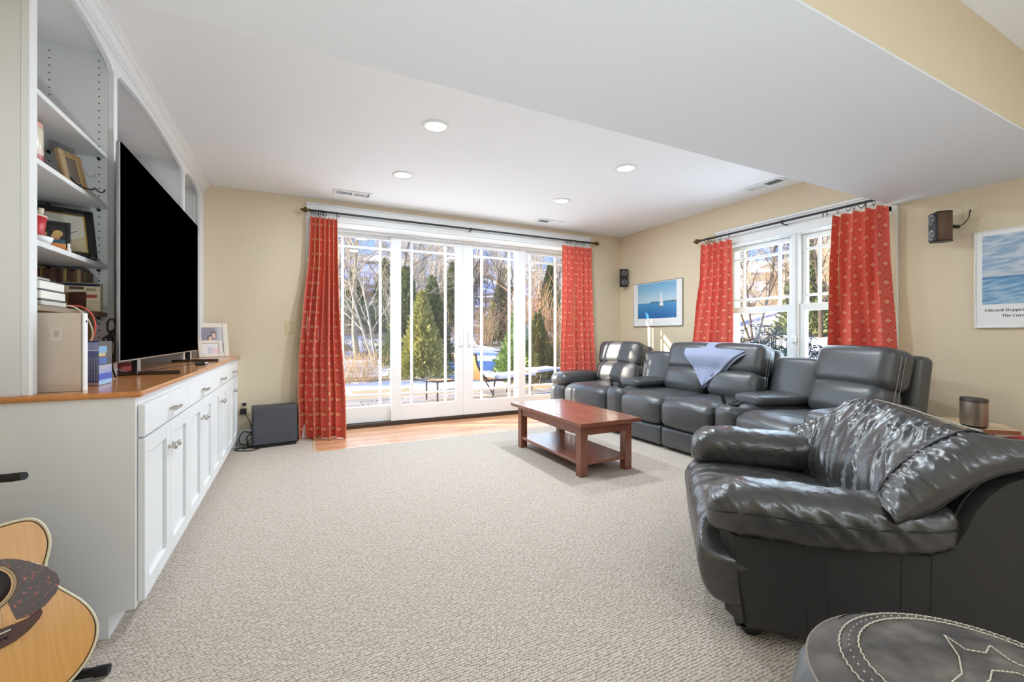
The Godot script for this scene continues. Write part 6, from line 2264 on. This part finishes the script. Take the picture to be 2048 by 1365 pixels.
func rhodo(sd: int, w: float, h: float, count: int) -> Array:
	var rng := RandomNumberGenerator.new()
	rng.seed = sd
	var lf := Sh.new()
	var sm := Sh.new()
	for k in count:
		var a := rng.randf() * TAU
		var e := rng.randf()
		var el := asin(rng.randf_range(-0.1, 1.0))
		var o := Vector3(cos(a) * cos(el) * w, 0.25 + maxf(0.0, sin(el)) * (h - 0.25), sin(a) * cos(el) * w) * lerpf(0.72, 1.0, e)
		var ax := (Vector3(cos(a) * cos(el), sin(el) + 0.5, sin(a) * cos(el))).normalized()
		sm.tube([Vector3(o.x * 0.25, 0, o.z * 0.25), Vector3(o.x * 0.7, o.y * 0.6, o.z * 0.7), o], [0.01, 0.007, 0.004], 4)
		var s := ax.cross(Vector3.UP if absf(ax.y) < 0.95 else Vector3.RIGHT).normalized()
		var t := ax.cross(s)
		var n := 7
		var gr := rng.randf()
		for q in n:
			var b := TAU * q / n + rng.randf() * 0.4
			var out := (s * cos(b) + t * sin(b))
			var d := (out + ax * rng.randf_range(-0.25, 0.6)).normalized()
			var sd2 := d.cross(ax).normalized()
			var l := rng.randf_range(0.09, 0.13)
			lf.col = Color(0.045, 0.075, 0.03).lerp(Color(0.11, 0.15, 0.05), gr * rng.randf())
			var m := o + d * l * 0.55
			var tip := o + d * l - ax * l * 0.12
			lf.tri(o, m + sd2 * l * 0.16, tip)
			lf.tri(o, tip, m - sd2 * l * 0.16)
	return [lf.done(), sm.done()]

func tree_at(called: String, label: String, mesh: ArrayMesh, m: Material, p: Vector2, s: float, turn: float, group := "", leaves: ArrayMesh = null, lm: Material = null) -> Node3D:
	var t := thing(called, label, "shrub" if called.contains("shrub") or called.contains("rhodo") else "tree", Vector3(p.x, ground(p.x, p.y), p.y), turn, group)
	t.scale = Vector3(s, s, s)
	like("branches" if leaves == null else "trunk", mesh, m, t)
	if leaves:
		like("foliage", leaves, lm, t)
	return t

func plants(rng: RandomNumberGenerator) -> void:
	var bark := mat(Color8(170, 152, 126), 0.9)
	tri_noise(bark, 0.05, 507, Color8(128, 112, 90), Color8(206, 190, 162), 1.5)
	var pale := mat(Color8(216, 202, 178), 0.85)
	var dark := mat(Color8(84, 70, 58), 0.9)
	var tan := mat(Color8(204, 176, 132), 0.9)
	var red := mat(Color8(180, 142, 112), 0.9)
	var nd := leaf_mat(Color.WHITE, Color(0.25, 0.3, 0.1))
	var kids := [9, 7, 6, 4]
	var big := [bare_tree(601, 8.0, 1, [10, 7, 5, 4]), bare_tree(602, 7.0, 2, [8, 6, 5, 4]), bare_tree(603, 6.5, 3, [6, 6, 5, 3]), bare_tree(604, 7.5, 1, [12, 6, 5, 4]), bare_tree(605, 6.0, 2, [8, 6, 6, 3])]
	tree_at("bare_tree", "large bare tree with a thick forked trunk behind the left glass door", big[0], bark, Vector2(1.95, -16.3), 0.72, 0.4)
	tree_at("bare_tree", "slender pale leaning bare tree just right of the thick-trunked tree behind the left glass door", big[2], pale, Vector2(2.45, -14.7), 0.62, 2.0)
	tree_at("bare_tree", "dark forked bare tree standing in the snow behind the third glass door", big[1], dark, Vector2(9.6, -22.0), 0.72, 1.1)
	tree_at("bare_tree", "tall pale bare tree above the yellow-green juniper behind the second glass door", big[3], pale, Vector2(6.86, -27.87), 1.0, 0.2)
	tree_at("bare_tree", "pale multi-stemmed bare tree right of the tall pale one behind the second glass door", big[2], pale, Vector2(8.28, -29.38), 1.1, 3.0)
	var con := conifer(611, 2.2, 0.82, 9000, Color(0.30, 0.31, 0.08), Color(0.62, 0.56, 0.18), 0.13)
	var con2 := conifer(612, 3.0, 0.95, 9000, Color(0.10, 0.14, 0.05), Color(0.36, 0.38, 0.12), 0.16)
	var con3 := conifer(613, 1.75, 0.72, 8000, Color(0.16, 0.26, 0.07), Color(0.40, 0.5, 0.14), 0.12)
	tree_at("juniper", "bushy yellow-green juniper in front of the snow behind the second glass door", con[1], dark, Vector2(2.95, -11.23), 1.0, 0.0, "", con[0], nd)
	tree_at("juniper", "darker tall evergreen behind the left side of the yellow-green juniper", con2[1], dark, Vector2(3.18, -14.06), 1.05, 1.0, "", con2[0], nd)
	tree_at("juniper", "dark evergreen half hidden behind the right side of the yellow-green juniper", con2[1], dark, Vector2(4.36, -15.14), 1.0, 2.6, "", con2[0], nd)
	tree_at("juniper", "bright green conifer beside the sling lounger behind the third glass door", con3[1], dark, Vector2(5.03, -9.78), 1.0, 0.5, "", con3[0], nd)
	tree_at("juniper", "deep green conifer behind the rightmost glass door", con3[1], dark, Vector2(5.8, -10.1), 0.95, 2.2, "", con3[0], leaf_mat(Color(0.62, 0.68, 0.66), Color(0.12, 0.18, 0.06)))
	var sb := [shrub(621, 1.0, 0.8, 60), shrub(622, 1.0, 0.55, 70)]
	tree_at("twig_shrub", "tan bare twig shrub in the snow behind the left glass door, nearest the curtain", sb[0], tan, Vector2(0.84, -10.79), 0.95, 0.0)
	tree_at("twig_shrub", "tan bare twig shrub below the thick-trunked tree behind the left glass door", sb[0], tan, Vector2(1.45, -11.1), 0.9, 2.0)
	tree_at("twig_shrub", "tall reddish-brown tangle of bare vines behind the rightmost glass door", sb[1], red, Vector2(6.92, -11.08), 2.9, 0.6)
	tree_at("twig_shrub", "yellowish twig shrub low at the right edge of the rightmost glass door", sb[1], mat(Color8(190, 160, 70), 0.9), Vector2(6.6, -9.9), 1.4, 1.6)
	# the wood on the hill: look-alike bare trees
	var mats := [bark, pale, bark, dark, tan]
	var n := 0
	var taken := []
	while n < 110:
		var ang := rng.randf_range(-0.55, 1.25)
		var dist := rng.randf_range(20.0, 70.0)
		var p := Vector2(sin(ang) * dist, -cos(ang) * dist)
		var q := maxf(-4.98 - p.y, p.x - 4.2)
		if q < 14.0:
			continue
		var free := true
		for o in taken:
			if o.distance_to(p) < 2.6:
				free = false
		if not free:
			continue
		taken.append(p)
		var k := rng.randi() % 5
		var near := q < 24.0
		if near and rng.randf() < 0.6:
			continue
		tree_at("bare_tree", "one of the many bare trees of the wood on the snowy hill outside", big[k], mats[rng.randi() % 5], p, rng.randf_range(0.65, 1.15), rng.randf() * TAU, "bare trees of the hillside wood")
		n += 1
	for k in 16:
		var ang := -0.3 + 1.4 * k / 16.0 + rng.randf_range(-0.05, 0.05)
		var dist := rng.randf_range(24.0, 46.0)
		tree_at("evergreen_tree", "one of the dark evergreens scattered among the bare trees on the hill outside", con2[1], dark, Vector2(sin(ang) * dist, -cos(ang) * dist), rng.randf_range(1.1, 1.9), rng.randf() * TAU, "evergreens of the hillside wood", con2[0], nd)
	# undergrowth nobody could count
	var mm := MultiMesh.new()
	mm.transform_format = MultiMesh.TRANSFORM_3D
	mm.mesh = shrub(631, 1.0, 0.6, 26)
	mm.instance_count = 520
	for k in 520:
		var p := Vector2()
		while true:
			var ang := rng.randf_range(-0.55, 1.35)
			var dist := rng.randf_range(17.0, 72.0)
			p = Vector2(sin(ang) * dist, -cos(ang) * dist)
			var q := maxf(-4.98 - p.y, p.x - 4.2)
			if q > 11.0 and (q > 26.0 or hn.get_noise_2d(p.x * 3.0, p.y * 3.0) > 0.12):
				break
		var s := rng.randf_range(0.8, 2.4)
		mm.set_instance_transform(k, Transform3D(Basis(Vector3.UP, rng.randf() * TAU).scaled(Vector3(s, s * rng.randf_range(0.8, 1.5), s)), Vector3(p.x, ground(p.x, p.y), p.y)))
	var um := MultiMeshInstance3D.new()
	um.name = "undergrowth"
	um.multimesh = mm
	um.material_override = mat(Color8(176, 150, 112), 0.9)
	um.set_meta("kind", "stuff")
	tag(um, "tan twiggy undergrowth covering the hill between the bare trees", "undergrowth")
	add_child(um)
	var rh := rhodo(641, 0.75, 1.38, 260)
	var rl := leaf_mat(Color.WHITE, Color(0.1, 0.16, 0.05), 0.32)
	for q in [[5.5, -4.35, 1.0, "leftmost broad-leaved evergreen shrub seen through the left window sash"], [5.25, -3.3, 0.98, "broad-leaved evergreen shrub in the middle of the left window sash"], [5.35, -2.4, 0.95, "broad-leaved evergreen shrub behind the post between the windows"], [5.15, -1.75, 0.9, "broad-leaved evergreen shrub seen through the right window sash by the curtain"]]:
		tree_at("rhododendron_shrub", q[3], rh[1], dark, Vector2(q[0], q[1]), q[2], q[0] * 9.0, "", rh[0], rl)

# ---------------------------------------------------------------- patio furniture
func garden_things() -> void:
	lounger(Vector3(2.86, -0.14, -7.15), 0.335, "brown sling lounger with a raised back and snow on its seat, on the patio", true)
	lounger(Vector3(4.15, -0.14, -8.05), 0.335, "lower sling lounger lying flat under snow, on the patio behind the rightmost glass door", false)
	var t := thing("footstool", "brown metal footstool frame with a sling top on the patio behind the second glass door", "footstool", Vector3(2.27, -0.14, -7.35), 0.3)
	for s in [[-0.19, -0.17], [0.19, -0.17], [-0.19, 0.17], [0.19, 0.17]]:
		part("leg", rope([Vector3(s[0], 0, s[1]), Vector3(s[0], 0.34, s[1])], 0.015, 8), M.darkbronze, t)
	part("rim", rope([Vector3(-0.2, 0.35, -0.18), Vector3(0.2, 0.35, -0.18), Vector3(0.2, 0.35, 0.18), Vector3(-0.2, 0.35, 0.18), Vector3(-0.2, 0.35, -0.18)], 0.016, 8), M.darkbronze, t)
	part("rail", rope([Vector3(-0.19, 0.2, 0.17), Vector3(0.19, 0.2, 0.17)], 0.01, 8), M.darkbronze, t)
	part("sling", boxy(Vector3(0, 0.36, 0), Vector3(0.38, 0.008, 0.34), 0.002), mat(Color8(178, 148, 104), 0.8), t)

func lounger(at: Vector3, turn: float, label: String, raised: bool) -> void:
	var t := thing("sun_lounger", label, "sun lounger", at, turn)
	var sling := mat(Color8(186, 150, 100), 0.8)
	sling.backlight_enabled = true
	sling.backlight = Color(0.5, 0.4, 0.25)
	var w := 0.31
	for s in [-1, 1]:
		part("side_rail", rope([Vector3(-0.05, 0.36, s * w), Vector3(0.5, 0.34, s * w), Vector3(1.0, 0.37, s * w), Vector3(1.35, 0.3, s * w)], 0.018, 8, 20), M.darkbronze, t)
		for x in [0.12, 1.1]:
			part("leg", rope([Vector3(x - 0.06, 0, s * w), Vector3(x, 0.2, s * w), Vector3(x + 0.03, 0.34, s * w)], 0.016, 8), M.darkbronze, t)
	part("seat_sling", boxy(Vector3(0.65, 0.35, 0), Vector3(1.3, 0.008, w * 2), 0.002), sling, t)
	if raised:
		var bk := Sh.new()
		for s in [-1, 1]:
			bk.tube(bk._cr([Vector3(0.0, 0.34, s * w), Vector3(-0.16, 0.5, s * w), Vector3(-0.26, 0.66, s * w), Vector3(-0.30, 0.82, s * (w + 0.01))], 12, false), 0.018, 8)
		bk.tube([Vector3(-0.30, 0.82, -w), Vector3(-0.30, 0.82, w)], 0.018, 8)
		bk.tube([Vector3(-0.24, 0.66, -w), Vector3(-0.24, 0.66, w)], 0.012, 8)
		part("back_frame", bk, M.darkbronze, t)
		var a := []
		var b := []
		for q in [[0.0, 0.34], [-0.16, 0.49], [-0.255, 0.65], [-0.295, 0.81]]:
			a.append(Vector3(q[0], q[1], -w))
			b.append(Vector3(q[0], q[1], w))
		var sl := Sh.new()
		sl.grid([a, b], false, false, 1)
		var a2 := []
		var b2 := []
		for p in a:
			a2.append(p + Vector3(0.006, 0.004, 0))
		for p in b:
			b2.append(p + Vector3(0.006, 0.004, 0))
		sl.grid([a2, b2], false, false, -1)
		part("back_sling", sl, sling, t)
		part("brace", rope([Vector3(-0.18, 0.5, w), Vector3(0.12, 0.1, w)], 0.012, 8), M.darkbronze, t)
	var sn := Sh.new()
	sn.rbox(Vector3(0.78, 0.385, 0), Vector3(0.5, 0.035, w - 0.02), 0.03, 8, func(p: Vector3) -> Vector3:
		p.y += 0.02 * sin(p.x * 9.0) * cos(p.z * 7.0)
		return p)
	part("snow", sn, mat(Color8(240, 240, 240), 0.8), t)
